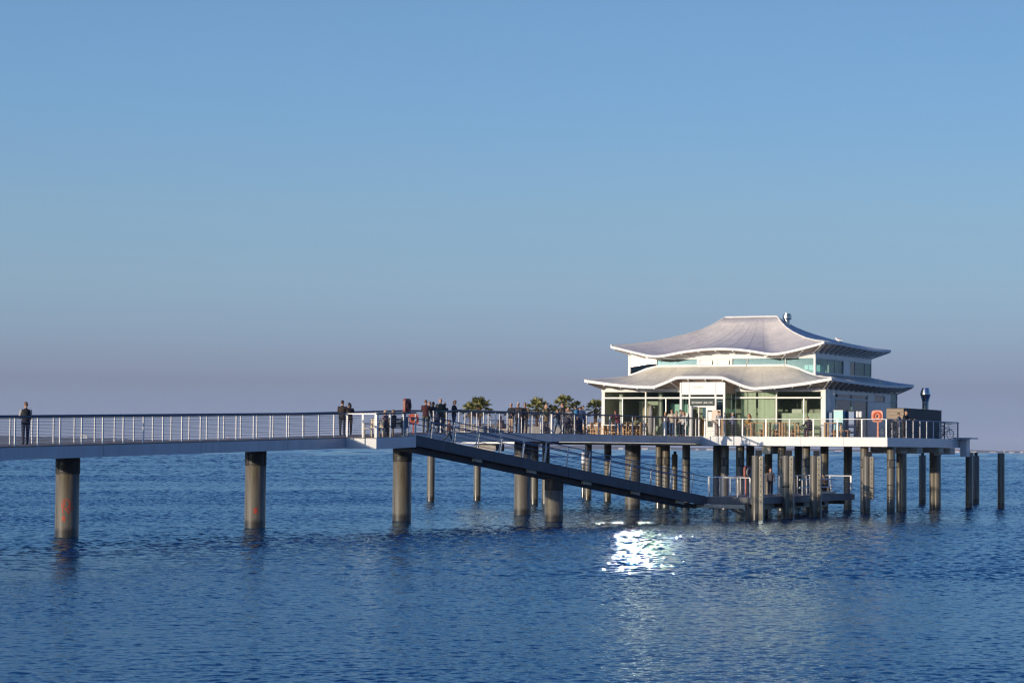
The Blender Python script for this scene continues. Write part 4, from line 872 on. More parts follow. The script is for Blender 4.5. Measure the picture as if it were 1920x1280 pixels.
# ------------------------------------------------------------------ furniture on the terrace
def leg_table(label, loc, rz, w=1.15, d=.7, h=.95, group='wooden tables on the sunny terrace', m='wood', top=None):
    t = thing('table', label, 'table', loc, rz, group)
    b = MB(); b.box(-w / 2, w / 2, -d / 2, d / 2, h - .06, h); b.build('tabletop', M[top or m], t)
    for sx in (-1, 1):
        for sy in (-1, 1): x, y = sx * (w / 2 - .05), sy * (d / 2 - .05); b = MB(); b.box(x - .045, x + .045, y - .045, y + .045, 0, h - .06); b.build('leg', M[m], t)
    b = MB(); b.box(-w / 2 + .1, w / 2 - .1, -.03, .03, .2, .27); b.build('stretcher', M[m], t); return t
def bench(label, loc, rz, w=1.1, h=.46, group='backless benches beside the terrace tables'):
    t = thing('bench', label, 'bench', loc, rz, group)
    b = MB(); b.box(-w / 2, w / 2, -.17, .17, h - .05, h); b.build('seat', M['wood'], t)
    for sx in (-1, 1): x = sx * (w / 2 - .08); b = MB(); b.box(x - .04, x + .04, -.15, .15, 0, h - .05); b.build('leg', M['wood'], t)
    return t
def chair(label, loc, rz, group, m='wood'):
    t = thing('chair', label, 'chair', loc, rz, group)
    b = MB(); b.box(-.22, .22, -.22, .22, .42, .46); b.build('seat', M[m], t)
    b = MB(); b.box(-.22, -.17, .18, .22, .46, .95); b.box(.17, .22, .18, .22, .46, .95); b.box(-.17, .17, .19, .215, .62, .93); b.build('backrest', M[m], t)
    for sx in (-1, 1):
        for sy in (-1, 1): x, y = sx * .19, sy * .19; b = MB(); b.box(x - .025, x + .025, y - .025, y + .025, 0, .42); b.build('leg', M[m], t)
    return t
def VP(px, dep, z=DECK): p = pf(px, dep); return Vector((p.x, p.y, z))
tabs = [(1423, .75, 'wooden table right in front of the seated woman in yellow'), (1453, .75, 'second wooden table from the left behind the sunny front railing'), (1482, .75, 'third wooden table from the left behind the sunny front railing'), (1562, .75, 'wooden table right of the white corner post, before the teal box')]
for px, dep, lab in tabs: leg_table(lab, VP(px, dep), -TH, w=.98)
for (px, dep, rz, lab) in [(1440, 1.5, 0, 'bench behind the gap between the first two sunny tables'), (1468, 1.5, 0, 'bench behind the gap between the second and third sunny tables'), (1500, 1.5, 0, 'bench beside the dark coated seated person'), (1578, 1.5, 0, 'bench at the right end of the tables near the blue cabinets')]: bench(lab, VP(px, dep), -TH + rz)
left_tabs = [(1136, 3.2, 'pale topped table at the left corner of the glass front'), (1176, 2.2, 'pale topped table right of the maroon person'), (1200, 3.0, 'pale topped table left of the grey closed parasol'), (1112, 4.2, 'pale topped table under the rightmost small palm'), (1150, 1.2, 'pale topped table behind the maroon person')]
gi = 0
for px, dep, lab in left_tabs:
    leg_table(lab, VP(px, dep), -TH, w=1.2, d=.8, h=.76, group='pale topped tables left of the entrance', top='white')
    for k, (dx, dy, rz, w_) in enumerate(((-.85, 0, R(90), 'left'), (.85, 0, R(-90), 'right'), (0, .7, 0, 'far'))):
        v = VP(px, dep) + Vector((FX.x * dx + FY.x * dy, FX.y * dx + FY.y * dy, 0)); chair('chair on the %s side of the %s' % (w_, lab.replace('pale topped ', '')), v, -TH + rz, 'wooden chairs left of the entrance')
# lounge furniture and planters on the palm side
for px, dep, lab in ((884, 3.5, 'low grey planter box under the large leftmost palm'), (1007, 3.0, 'grey planter under the broad palm right of the three men'), (1057, 3.0, 'grey planter under the tallest right hand palm'), (1117, 6.0, 'grey planter beside the glass corner of the restaurant'), (1036, 4.0, 'small grey planter between two palms')):
    p = VP(px if px != 884 else 899, dep); t = thing('planter', lab, 'planter', p, -TH, 'grey planters holding the palms'); b = MB(); b.prism([(-.55, -.55), (.55, -.55), (.55, .55), (-.55, .55)], 0, .62); b.build('box', M['planter'], t); b = MB(); b.box(-.5, .5, -.5, .5, .60, .63); b.build('soil', M['trunk'], t)
for i, (px, dep) in enumerate(((872, 5), (880, 9), (915, 7), (922, 12), (940, 5), (944, 9), (990, 9), (1018, 7), (1080, 8), (1098, 5))):
    lab = ['first from the left behind the pale railing', 'farther back behind the leftmost palm', 'right of the leftmost palm', 'at the far back near the broad railing post', 'left of the three standing men', 'behind the three standing men', 'left of the broad palm', 'right of the broad palm', 'behind the group of blue jackets', 'left of the glass corner'][i]
    t = thing('lounge_seat', 'grey brown woven lounge seat ' + lab, 'lounge seat', VP(px, dep), -TH + .3 * (i % 3), 'woven lounge seats on the palm terrace')
    b = MB(); b.box(-.6, .6, -.4, .4, .05, .38); b.build('base', M['planter'], t); b = MB(); b.box(-.6, .6, .3, .45, .38, .85); b.build('backrest', M['planter'], t); b = MB(); b.box(-.55, .55, -.35, .28, .385, .50); b.build('cushion', M['beige'], t)
# parasol, column, menu board
t = thing('closed_parasol', 'tall folded grey parasol standing before the left glass front', 'parasol', VP(1220, 1.6)); b = MB(); b.lathe([(.06, .1), (.17, .3), (.19, .9), (.14, 1.7), (.05, 2.05)], 14); b.build('canopy', M['planter'], t, smooth=True); b = MB(); b.lathe([(.25, 0), (.25, .08), (.05, .1)], 14); b.build('base', M['dark'], t)
t = thing('column', 'free standing white round column left of the restaurant door', 'column', VP(1295.5, .9)); b = MB(); b.lathe([(.13, 0), (.13, 1.95)], 18); b.build('shaft', M['white'], t, smooth=True); b = MB(); b.lathe([(.16, 1.95), (.16, 2.0), (.1, 2.02)], 18); b.build('cap', M['steel'], t)
t = thing('menu_stand', 'beige menu board on a stand right of the restaurant door', 'menu stand', VP(1343, 1.1), -TH); b = MB(); b.box(-.3, .3, -.03, .03, .85, 1.75); b.build('board', M['beige'], t); b = MB(); b.box(-.04, .04, -.03, .03, 0, .85); b.build('post', M['steel'], t); b = MB(); b.box(-.24, .24, -.2, .2, 0, .03); b.build('foot', M['dark'], t)
t = thing('advertising_flag', 'small pale green poster panel in the left bay window area', 'poster', VP(1284, 1.0), -TH); b = MB(); b.box(-.22, .22, -.02, .02, .7, 1.55); b.build('panel', M['curtain'], t); b = MB(); b.box(-.03, .03, -.02, .02, 0, .7); b.build('post', M['steel'], t)
# right corner clutter
def cab(label, px, dep, w, d, h, m, extra=None, name='cabinet', cat='cabinet', rz=-TH, group=None):
    t = thing(name, label, cat, VP(px, dep), rz, group); b = MB(); b.box(-w / 2, w / 2, -d / 2, d / 2, .04, h); b.build('body', M[m], t)
    b = MB(); b.box(-w / 2 - .02, w / 2 + .02, -d / 2 - .02, d / 2 + .02, h, h + .04); b.build('lid', M['dark' if m != 'teal' else 'white'], t)
    b = MB(); b.box(-w / 2 + .05, w / 2 - .05, -d / 2 + .05, d / 2 - .05, 0, .04); b.build('plinth', M['black'], t); return t
cab('teal and white sunlit ice box behind the table near the corner', 1574, 2.2, .62, .5, 1.72, 'teal')
t_ = cab('tall dark blue cabinet left of the two white rolls', 1592, 3.2, .5, .8, 1.65, 'blue'); t_ = cab('tall dark blue cabinet second from the left beside the teal ice box', 1600, 2.6, .35, .8, 1.66, 'blue')
cab('low dark blue cabinet left of the teal ice box', 1556, 3.2, .5, .6, 1.6, 'blue')
for px, lab in ((1608, 'left one of two upright rolled umbrellas by the blue cabinets'), (1614, 'right one of two upright rolled umbrellas by the blue cabinets')):
    t = thing('rolled_umbrella', lab, 'umbrella', VP(px, 2.2), 0, 'rolled umbrellas'); b = MB(); b.lathe([(.05, .1), (.1, .5), (.1, 1.2), (.07, 1.5)], 12); b.build('cover', M['dark'], t, smooth=True); b = MB(); b.lathe([(.105, 1.3), (.11, 1.66), (.05, 1.7)], 12); b.build('white_hood', M['white'], t); b = MB(); b.lathe([(.2, 0), (.2, .06), (.04, .1)], 12); b.build('foot', M['dark'], t)
# cabin with the chimney
cx1, cx0, cy0, cy1 = -1.15, -2.33, 6.9, 15.4
ct = thing('board_cabin', 'long dark board clad cabin on the right end of the terrace, its short side lit', 'cabin', (P0.x, P0.y, DECK), -TH)
zc = 1.95
for i in range(9):
    z0 = .03 + i * .213
b = MB()
for i in range(9): b.box(cx0, cx1 + .0, cy0, cy0 + .03, .03 + i * .213, .03 + i * .213 + .2)
b.build('front_boards', M['cabin'], ct)
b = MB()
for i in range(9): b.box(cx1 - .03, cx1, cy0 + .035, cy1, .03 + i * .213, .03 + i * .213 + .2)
b.build('side_boards', M['cabin_shaded'], ct)
b = MB(); b.box(cx0 + .02, cx1 - .035, cy0 + .035, cy1 - .02, .02, zc - .04); b.build('core', M['dark'], ct); b = MB(); b.box(cx0 - .02, cx1 + .03, cy0 - .02, cy1 + .02, zc, zc + .04); b.build('roof_plate', M['cabin_shaded'], ct)
p = PL((cx0 + cx1) / 2, 13.6)
ch = thing('exhaust_chimney', 'shiny steel exhaust pipe with double cone head on top of the cabin', 'chimney', (p.x, p.y, DECK + zc + .04)); b = MB(); b.lathe([(.22, 0), (.22, .55), (.34, 1.0), (.36, 1.05)], 28); b.build('pipe', M['stainless'], ch, smooth=True); b = MB(); b.lathe([(.36, 1.052), (.36, 1.09), (.24, 1.5), (.22, 1.5)], 28); b.build('hood', M['stainless'], ch, smooth=True); b = MB(); b.lathe([(.225, .5), (.235, .52), (.225, .54)], 28); b.build('joint', M['steel'], ch)
# lifebuoys
def ringmesh(R0, r, c, ax, n=28, m=8, squash=1.0):
    b = MB(); o = 0; ax = Vector(ax).normalized(); a = ax.cross(Vector((0, 0, 1))).normalized(); up = a.cross(ax)
    for i in range(n):
        t = 2 * math.pi * i / n; d = a * math.cos(t) + up * math.sin(t)
        for j in range(m): s = 2 * math.pi * j / m; b.v.append(tuple(Vector(c) + d * (R0 + r * math.cos(s)) + ax * r * math.sin(s) * squash))
    for i in range(n):
        for j in range(m): b.f.append((i * m + j, ((i + 1) % n) * m + j, ((i + 1) % n) * m + (j + 1) % m, i * m + (j + 1) % m))
    return b
def lifebuoy(label, loc, rz, body, ring, post, hh=1.35, post_x=0.0, boxy=True, group='lifebuoy stands'):
    t = thing('lifebuoy_stand', label, 'lifebuoy', loc, rz, group)
    b = MB(); b.box(-.05, .05, -.02, .06, 0, hh + .3); b.build('post', M[post], t)
    # shell: rounded square plate with raised rim
    b = MB(); n = 28; P_ = []
    for i in range(n):
        a = 2 * math.pi * i / n; ca, sa = math.cos(a), math.sin(a); k = (abs(ca) ** 5 + abs(sa) ** 5) ** (-1 / 5); P_.append((.37 * k * ca, hh + .37 * k * sa))
    b.prism(P_, -.16, -.03, 'y'); sh = b.build('shell', M[body], t)
    ringmesh(.22, .075, (0, -.175, hh), (0, 1, 0)).build('ring', M[ring], t, smooth=True)
    b = MB(); b.ball((0, -.155, hh), .1, .03, .1); b.build('hub', M['dark'], t); return t
v = VP(1646, .45); lifebuoy('bright orange lifebuoy stand behind the sunlit railing near the terrace corner', v, -TH, 'orange', 'orange', 'orange', 1.35)
p = bf(759.5, OFFB - .5); tt_ = (p - B0).dot(BD)
lifebuoy('red brown lifebuoy case seen edge on above the bay railing', (p.x, p.y, bz(23.3)), R(68), 'redbox', 'redbox', 'rampsteel', 1.55)
p = bf(775, .2); lifebuoy('orange lifebuoy behind the bay railing next to the red case', (p.x, p.y, bz(30)), R(5), 'orange', 'orange', 'orange', 1.0).scale = (.75, .75, .75)
v = Jp(-JW + .3, 6.0); lifebuoy('red brown lifebuoy case on the lower boat landing', v, R(52), 'redbox', 'planter', 'orange', 1.35)
t = thing('control_box', 'plain blue grey box on posts on the front of the viewing bay', 'box', V3(bf(758, OFFB - .55), bz(23)), -R(60)); b = MB(); b.box(-.2, .2, -.12, .12, .42, 1.02); b.build('housing', M['railblue'], t)
for sx in (-1, 1): b = MB(); b.box(sx * .15 - .025, sx * .15 + .025, -.03, .03, 0, .42); b.build('leg', M['steel'], t)
# park benches on the viewing bay
def park_bench(label, loc, rz, w, m, group):
    t = thing('park_bench', label, 'bench', loc, rz, group)
    b = MB()
    for k in range(4): b.box(-w / 2, w / 2, -.24 + .13 * k, -.13 + .13 * k, .43, .465)
    b.build('seat', M[m], t)
    b = MB()
    for k in range(7): z = .50 + .062 * k; b.box(-w / 2, w / 2, .29 + .01 * k, .32 + .01 * k, z, z + .048)
    b.build('backrest', M[m], t)
    for sx in (-1, 1):
        x = sx * (w / 2 - .06); b = MB(); b.box(x - .035, x + .035, -.24, -.17, 0, .66); b.build('leg', M[m], t); b = MB(); b.box(x - .035, x + .035, .30, .36, 0, .93); b.build('leg', M[m], t)
        b = MB(); b.box(x - .045, x + .045, -.26, .30, .66, .70); b.build('armrest', M[m], t)
    return t
M['benchwood'] = mat('dark_bench_wood', (0.07, 0.045, 0.03), 0.6, var=.3, scale=6, stretch=(1, 6, 6)); M['palewood'] = mat('pale_bench_wood', (0.62, 0.52, 0.38), 0.6, var=.15, scale=6)
bbz = bz(22.6)
bdir = math.atan2(-BN.y, -BN.x) + R(90)            # sitting people look away over the far side
pb = bf(731, OFFB - .75); BPB = V3(pb, bbz); park_bench('dark wooden bench seen from behind with two people sitting on it', BPB, bdir + R(0), 1.5, 'benchwood', 'wooden benches on the viewing bay')
pb = bf(699, OFFB - 1.1); park_bench('pale sunlit wooden bench end by the white railing corner', V3(pb, bz(21)), bdir + R(75), .9, 'palewood', 'wooden benches on the viewing bay')

# bicycles
def bicycle(label, loc, rz, col='black', lean=0.0):
    t = thing('bicycle', label, 'bicycle', loc, rz, 'bicycles on the deck'); t.rotation_euler = (lean, 0, rz)
    for x in (-.52, .52):
        w = ringmesh(.32, .022, (x, 0, .34), (0, 1, 0), 26, 6).build('wheel', M['black'], t, smooth=True)
        b = MB()
        for k in range(10): a = math.pi * k / 5; b.tube([(x, 0, .34), (x + .31 * math.cos(a), 0, .34 + .31 * math.sin(a))], .003, n=3)
        b.ball((x, 0, .34), .03, nu=6, nv=4); b.build('spokes', M['steel'], w)
    b = MB()
    for a, c in (((-.52, 0, .34), (-.08, 0, .28)), ((-.52, 0, .34), (-.2, 0, .74)), ((-.08, 0, .28), (-.22, 0, .82)), ((-.2, 0, .74), (.34, 0, .8)), ((-.08, 0, .28), (.36, 0, .72)), ((.33, 0, .92), (.52, 0, .34))): b.tube([a, c], .018, n=6)
    b.build('frame', M[col], t, smooth=True)
    b = MB(); b.ball((-.23, 0, .9), .13, .07, .035); b.tube([(-.22, 0, .8), (-.23, 0, .88)], .014); b.build('saddle', M['black'], t)
    b = MB(); b.tube([(.33, 0, .9), (.32, 0, 1.02)], .014); b.tube([(.3, -.28, 1.04), (.36, 0, 1.02), (.3, .28, 1.04)], .014); b.build('handlebar', M['dark'], t)
    b = MB(); b.tube([(-.08, -.06, .28), (-.08, .06, .28)], .05, n=8); b.tube([(-.08, .08, .28), (.04, .08, .18)], .012); b.tube([(-.08, -.08, .28), (-.2, -.08, .38)], .012); b.build('crank', M['dark'], t)
    return t
p = PL(-.75, 14.75); bicycle('dark bicycle leaning on the railing at the far right of the deck', (p.x, p.y, DECK), R(35), lean=.1)
p = pf(1666, 1.1); bicycle('bicycle with pale wheel half hidden behind the terrace corner railing', (p.x, p.y, DECK), -TH - R(25))
# white rack and board on the landing
t = thing('boat_rack', 'white tubular rack with a pale board on the boat landing behind the third mooring pile', 'rack', (JB.x, JB.y, JZ), -TH)
b = MB(); 
for y in (9.5, 12.2, 14.6): b.tube([(-.5, y, 0), (-.5, y, .95)], .035); b.tube([(-1.2, y, 0), (-1.2, y, .95)], .03)
b.build('uprights', M['white'], t)
for z in (.45, .92): b = MB(); b.tube([(-.5, 9.0, z), (-.5, 15.2, z)], .035); b.build('cross_rail', M['white'], t)
b = MB(); b.box(-1.1, -1.04, 12.7, 14.3, .8, 1.15); b.build('board', M['white'], t); b = MB(); b.box(-.7, -.3, 12.2, 15.0, .04, .16); b.build('plank', M['beige'], t)
# gulls
def gull(label, loc, rz):
    t = thing('gull', label, 'gull', loc, rz, 'gulls on the roof'); b = MB(); b.ball((0, 0, .16), .2, .085, .09, rot=Matrix.Rotation(R(-12), 3, 'Y')); b.ball((.17, 0, .27), .06, .05, .055); b.tube([(.1, 0, .2), (.17, 0, .27)], .05); b.prism([(-.34, .1), (-.16, .12), (-.16, .18)], -.04, .04, 'y'); b.build('body', M['gull'], t, smooth=True)
    b = MB(); b.ball((-.05, 0, .2), .19, .092, .055, rot=Matrix.Rotation(R(-6), 3, 'Y')); b.build('wing', M['gullgrey'], t, smooth=True); b = MB(); b.tube([(.22, 0, .265), (.29, 0, .25)], .014, rs=[.014, .004]); b.build('bill', M['yellow'], t)
    for s in (-1, 1): b = MB(); b.tube([(0, s * .03, 0), (0, s * .03, .1)], .008); b.build('leg', M['yellow'], t)
    return t
def hz_(x, y): v = HQ + x * FX + y * FY; return v
v = hz_(ux1 + .7, uy0 + 2.5); gull('white gull standing on the right edge of the upper roof', (v.x, v.y, 11.12), R(150))
v = hz_(.6, 9.4); gull('white gull standing on the right edge of the lower roof', (v.x, v.y, 8.52), R(-140))

# ------------------------------------------------------------------ palms
def palm(label, loc, h, n=26, s=1.0, seed=0):
    s *= .84
    r = random.Random(seed); t = thing('palm_tree', label, 'palm tree', loc, r.uniform(0, 6), 'fan palms in planters')
    b = MB(); b.tube([(0, 0, .5), (.03, .02, h * .5), (0, 0, h)], .1, n=9, rs=[.10, .11, .15]); b.build('trunk', M['trunk'], t, smooth=True)
    live = MB(); dry = MB()
    for k in range(n):
        az = 2.4 * k + r.uniform(-.3, .3); e = R(80 - 125 * (k / n) ** 1.1) + r.uniform(-.12, .12); ln = s * r.uniform(.5, .72)
        d = Vector((math.cos(az) * math.cos(e), math.sin(az) * math.cos(e), math.sin(e))); base = Vector((0, 0, h)); tip = base + d * ln + Vector((0, 0, -.05 * s))
        side = d.cross(Vector((0, 0, 1)));
        if side.length < .1: side = Vector((1, 0, 0))
        side.normalize(); nrm = side.cross(d).normalized(); m = dry if k > n * .82 else live
        m.tube([base, tip], .012, n=4)
        nf = 15
        for j in range(nf):
            a = R(-105 + 210 * j / (nf - 1)); fd = (d * math.cos(a) + side * math.sin(a)); L_ = s * (.42 + .12 * math.cos(a)) * r.uniform(.85, 1.1); w = .024 * s
            q = fd.cross(nrm).normalized() * w; mid = tip + fd * L_ * .55 + nrm * .02; end = tip + fd * L_ + Vector((0, 0, -.16 * s * r.uniform(.5, 1.3)))
            m.add([tip, mid + q, end, mid - q], [(0, 1, 2), (0, 2, 3)])
    live.build('crown', M['palmleaf'], t, fix=False); dry.build('dry_fronds', M['palmdry'], t, fix=False); return t
palm('large bushy fan palm furthest left, above the bridge railing', VP(899, 3.5), 1.95, 34, 1.05, 1)
palm('drooping smaller fan palm leaning out left of the largest palm', VP(882, 4.5), 1.75, 16, .85, 2)
palm('broad fan palm right of the three standing men', VP(1007, 3.0), 1.85, 26, 1.05, 3)
palm('small low fan palm between two larger palms', VP(1036, 4.0), 1.65, 18, .7, 4)
palm('tall fan palm behind the tall man in grey', VP(1057, 3.0), 2.1, 26, .95, 5)
palm('thin fan palm behind the blue backpack', VP(1079, 4.5), 1.9, 12, .8, 6)
palm('palm half hidden by the white corner of the restaurant', VP(1117, 6.0), 1.9, 18, .95, 7)

# ------------------------------------------------------------------ people
def remesh(o, vox):
    m = o.modifiers.new('fuse', 'REMESH'); m.mode = 'VOXEL'; m.voxel_size = vox; m.use_smooth_shade = True
    s = o.modifiers.new('soften', 'SMOOTH'); s.factor = .5; s.iterations = 2
def person(label, loc, face, h=1.75, top=(.05, .05, .06), legs=(.04, .05, .09), hair=(.06, .04, .03), lean=0.0, armL=(5, 8, 10), armR=(5, 8, 10), legL=(0, 0), legR=(0, 0), sit=None, long_hair=False,
           bald=False, head=(0, 0), shorts=False, cap=None, coat=0.0, hood=False, slim=1.0, group=None, twist=0, vest=None, hold=None):
    """angles in degrees. armX = (forward, outward, elbow); legX = (forward, knee); head = (turn, nod)"""
    s = h / 1.75; rz = R(face - 90)
    Lr = R(lean); leglen = []
    T1, T2 = .43 * s, .42 * s
    def leg(side, a, k):
        a, k = R(a), R(k); hip = Vector((side * .095 * s, 0, 0)); kn = hip + Vector((side * .01, math.sin(a), -math.cos(a))) * T1; b_ = a - k
        an = kn + Vector((0, math.sin(b_), -math.cos(b_))) * T2; return hip, kn, an
    LL, RR = leg(-1, *legL), leg(1, *legR)
    pz = -min(LL[2].z, RR[2].z) + .085 * s
    if sit is not None: pz = sit + .12 * s
    P = Vector((0, 0, pz)); tm = Matrix.Rotation(-Lr, 3, 'X')           # lean forward (towards +y)
    def TP(x, y, z): return P + tm @ Vector((x * s, y * s, z * s))
    def arm(side, f, o_, e):
        f, o_, e = R(f) - 0, R(o_), R(e); sh = TP(side * .185, 0, .47)
        d = Vector((side * math.sin(o_), math.sin(f) * math.cos(o_), -math.cos(f) * math.cos(o_))); el = sh + d * .29 * s
        g = f + e; inward = -side * .25 if e > R(50) else side * math.sin(o_) * .4
        d2 = Vector((inward, math.sin(g), -math.cos(g))).normalized(); wr = el + d2 * .25 * s; return sh, el, wr, d2
    AL, AR = arm(-1, *armL), arm(1, *armR)
    b = MB()
    def cap_(b, p, q, r0, r1, n=10): b.tube([p, p.lerp(q, .5), q], r0, n=n, rs=[r0, (r0 + r1) / 2 * 1.03, r1]); b.ball(p, r0, nu=n, nv=6); b.ball(q, r1, nu=n, nv=6)
    # body: torso rings
    def torso(b, grow, z0, z1):
        prof = [(-.06, .150, .105), (.03, .155, .11), (.14, .138, .10), (.26, .155, .115), (.38, .175, .118), (.46, .170, .095), (.51, .11, .075)]
        rings = [p for p in prof if z0 - 1e-6 <= p[0] <= z1 + 1e-6]; o = len(b.v); n = 14
        for z, rx, ry in rings:
            for k in range(n):
                t = 2 * math.pi * k / n; b.v.append(tuple(TP((rx * slim + grow) * math.cos(t), (ry * slim + grow) * math.sin(t), z)))
        for i in range(len(rings) - 1):
            for k in range(n): k2 = (k + 1) % n; b.f.append((o + i * n + k, o + i * n + k2, o + (i + 1) * n + k2, o + (i + 1) * n + k))
        b.f.append(tuple(o + k for k in range(n))[::-1]); e = o + (len(rings) - 1) * n; b.f.append(tuple(e + k for k in range(n)))
    torso(b, -.012, -.06, .51)
    hc = TP(0, .02 + .03 * math.sin(R(head[1])), .70); cap_(b, TP(0, -.005, .46), hc - Vector((0, 0, .05 * s)), .062 * s, .055 * s)
    hm = Matrix.Rotation(R(head[0]), 3, 'Z') @ Matrix.Rotation(-R(head[1] + lean * .5), 3, 'X')
    def HP(x, y, z): return hc + hm @ (Vector((x, y, z)) * s)
    b.ball(hc, .076 * s, .095 * s, .118 * s, nu=14, nv=10, rot=hm); b.ball(HP(0, .02, -.06), .055 * s, .065 * s, .06 * s, rot=hm)
    b.tube([HP(0, .085, .015), HP(0, .118, -.022), HP(0, .088, -.03)], .014 * s, n=6, rs=[.009 * s, .018 * s, .012 * s])
    for sd in (-1, 1): b.ball(HP(sd * .078, -.005, -.01), .016 * s, .026 * s, .034 * s, nu=8, nv=5)
    b.tube([HP(-.025, .083, -.063), HP(.025, .083, -.063)], .011 * s, n=5)
    for sh, el, wr, d2 in (AL, AR):
        side = -1 if sh is AL[0] else 1
        cap_(b, sh, el, .048 * s, .038 * s); cap_(b, el, wr, .038 * s, .027 * s)
        pc = wr + d2 * .05 * s; sd = d2.cross(Vector((0, 0, 1)));
        if sd.length < .2: sd = Vector((1, 0, 0)) if abs(d2.x) < .8 else Vector((0, 1, 0))
        sd = Vector((0, 1, 0)) - d2 * d2.y if abs(d2.y) < .7 else Vector((1, 0, 0)) - d2 * d2.x
        sd.normalize(); pn = sd.cross(d2).normalized()
        b.tube([wr, pc + d2 * .035 * s], .03 * s, n=8, rs=[.027 * s, .033 * s])
        for j, (w, ln) in enumerate(((-.03, .066), (-.01, .078), (.01, .074), (.028, .058))):
            a0 = pc + d2 * .03 * s + sd * w * s; a1 = a0 + d2 * ln * .55 * s + pn * .008 * side * s; a2 = a1 + (d2 * .8 - pn * .6 * side).normalized() * ln * .45 * s; b.tube([a0, a1, a2], .009 * s, n=6, rs=[.0105 * s, .0095 * s, .008 * s])
        t0 = wr + d2 * .02 * s + sd * .03 * s; b.tube([t0, t0 + (sd * .7 + d2 * .7) * .045 * s, t0 + (sd * .4 + d2 * .95) * .075 * s], .011 * s, n=6)
    for hip, kn, an in (LL, RR): cap_(b, P + hip, P + kn, .078 * s * slim, .052 * s); cap_(b, P + kn, P + an, .052 * s, .036 * s); cap_(b, P + an, P + an + Vector((0, .1, -.045)) * s, .038 * s, .03 * s)
    body = b.build('person', SKIN); remesh(body, .011)
    body.location = loc; body.rotation_euler = (0, 0, rz); tag(body, label, 'person', group)
    for sd in (-1, 1): e = MB(); e.ball(HP(sd * .03, .083, .012), .013 * s, .009 * s, .009 * s, nu=6, nv=4); e.build('eye', M['black'], body)
    # jacket / shirt
    b = MB(); torso(b, .022, -.06 if coat == 0 else -.06, .51)
    if coat: b.tube([TP(0, 0, .05), TP(0, .0, -.02), TP(0, .0, -.05 - coat)], .17 * s, n=14, rs=[.15 * s, .175 * s, .19 * s])
    for sh, el, wr, d2 in (AL, AR):
        if vest: continue
        if shorts: cap_(b, sh, sh.lerp(el, .75), .066 * s, .056 * s)
        else: cap_(b, sh, el, .068 * s, .055 * s); cap_(b, el, wr + (el - wr) * .06, .055 * s, .042 * s)
    cap_(b, TP(-.13, 0, .455), TP(.13, 0, .455), .066 * s, .066 * s)
    b.tube([TP(0, -.01, .48), TP(0, 0, .56)], .075 * s, n=10, rs=[.09 * s, .07 * s])
    if hood: b.ball(TP(0, -.09, .54), .12 * s, .08 * s, .08 * s)
    o = b.build('jacket' if not shorts else 'shirt', cloth(top), body); remesh(o, .016)
    if vest:
        b = MB()
        for sh, el, wr, d2 in (AL, AR): cap_(b, sh, el, .064 * s, .053 * s); cap_(b, el, wr, .053 * s, .04 * s)
        b.build('sleeves', cloth(vest), body, smooth=True)
    b = MB(); torso(b, .012, -.06, .14); b.ball(P, .165 * s, .125 * s, .12 * s)
    for hip, kn, an in (LL, RR):
        if shorts: cap_(b, P + hip, P + hip.lerp(kn, .9), .098 * s * slim, .085 * s)
        else: cap_(b, P + hip, P + kn, .095 * s * slim, .07 * s); cap_(b, P + kn, P + an + (kn - an) * .04, .07 * s, .055 * s)
    o = b.build('shorts' if shorts else 'trousers', cloth(legs), body); remesh(o, .016)
    for hip, kn, an in (LL, RR):
        b = MB(); f = P + an; b.ball(f + Vector((0, .015, -.035)) * s, .048 * s, .07 * s, .05 * s); b.ball(f + Vector((0, .12, -.052)) * s, .046 * s, .095 * s, .034 * s); b.ball(f + Vector((0, .06, -.05)) * s, .045 * s, .1 * s, .036 * s)
        o = b.build('shoe', cloth((.03, .03, .03) if not shorts else (.5, .48, .45)), body); remesh(o, .014)
    if not bald:
        b = MB(); b.ball(HP(0, -.014, .022), .084 * s, .098 * s, .112 * s, nu=14, nv=10, rot=hm)
        if long_hair: b.tube([HP(0, -.05, .02), HP(0, -.085, -.08), HP(0, -.085, -.2)], .07 * s, n=10, rs=[.085 * s, .085 * s, .05 * s]); b.ball(HP(0, -.03, -.02), .093 * s, .075 * s, .11 * s, rot=hm)
        # keep the face free: cut the front lower part
        me_ = b.build('hair', cloth(hair, .6), body, smooth=True)
        bm = bmesh.new(); bm.from_mesh(me_.data); inv = hm.transposed()
        dl_ = [v for v in bm.verts if ((inv @ (v.co - hc)) / s).y > .035 and ((inv @ (v.co - hc)) / s).z < .052]; bmesh.ops.delete(bm, geom=dl_, context='VERTS'); bm.to_mesh(me_.data); bm.free()
    if cap: b = MB(); b.ball(HP(0, -.005, .06), .085 * s, .1 * s, .065 * s, rot=hm); b.tube([HP(0, .06, .05), HP(0, .15, .04)], .04 * s, n=8, rs=[.06 * s, .03 * s]); b.build('cap', cloth(cap), body, smooth=True)
    body['_hp'] = 0; del body['_hp']
    return body, TP, rz
def backpack(label, who, color, s=1.0):
    body, TP, rz = who; c = TP(0, -.20, .30)
    t = thing('backpack', label, 'backpack', body.location + Matrix.Rotation(rz, 3, 'Z') @ c, rz, None)
    b = MB(); b.ball((0, 0, 0), .15 * s, .09 * s, .24 * s, nu=12, nv=9); o = b.build('bag', cloth(color), t, smooth=True); b = MB(); b.ball((0, -.075, -.06), .105 * s, .04 * s, .1 * s); b.build('pocket', cloth(tuple(c_ * 1.4 for c_ in color)), t, smooth=True)
    for sx in (-1, 1): b = MB(); b.tube([(sx * .1, .05, .17), (sx * .13, .13, .22), (sx * .13, .33, .15), (sx * .13, .36, -.02), (sx * .12, .1, -.17)], .014, n=5); b.build('strap', cloth(color), t)
def bp_(px, off):
    p = bf(px, off); t = (p - B0).dot(BD); return Vector((p.x, p.y, bz(t)))
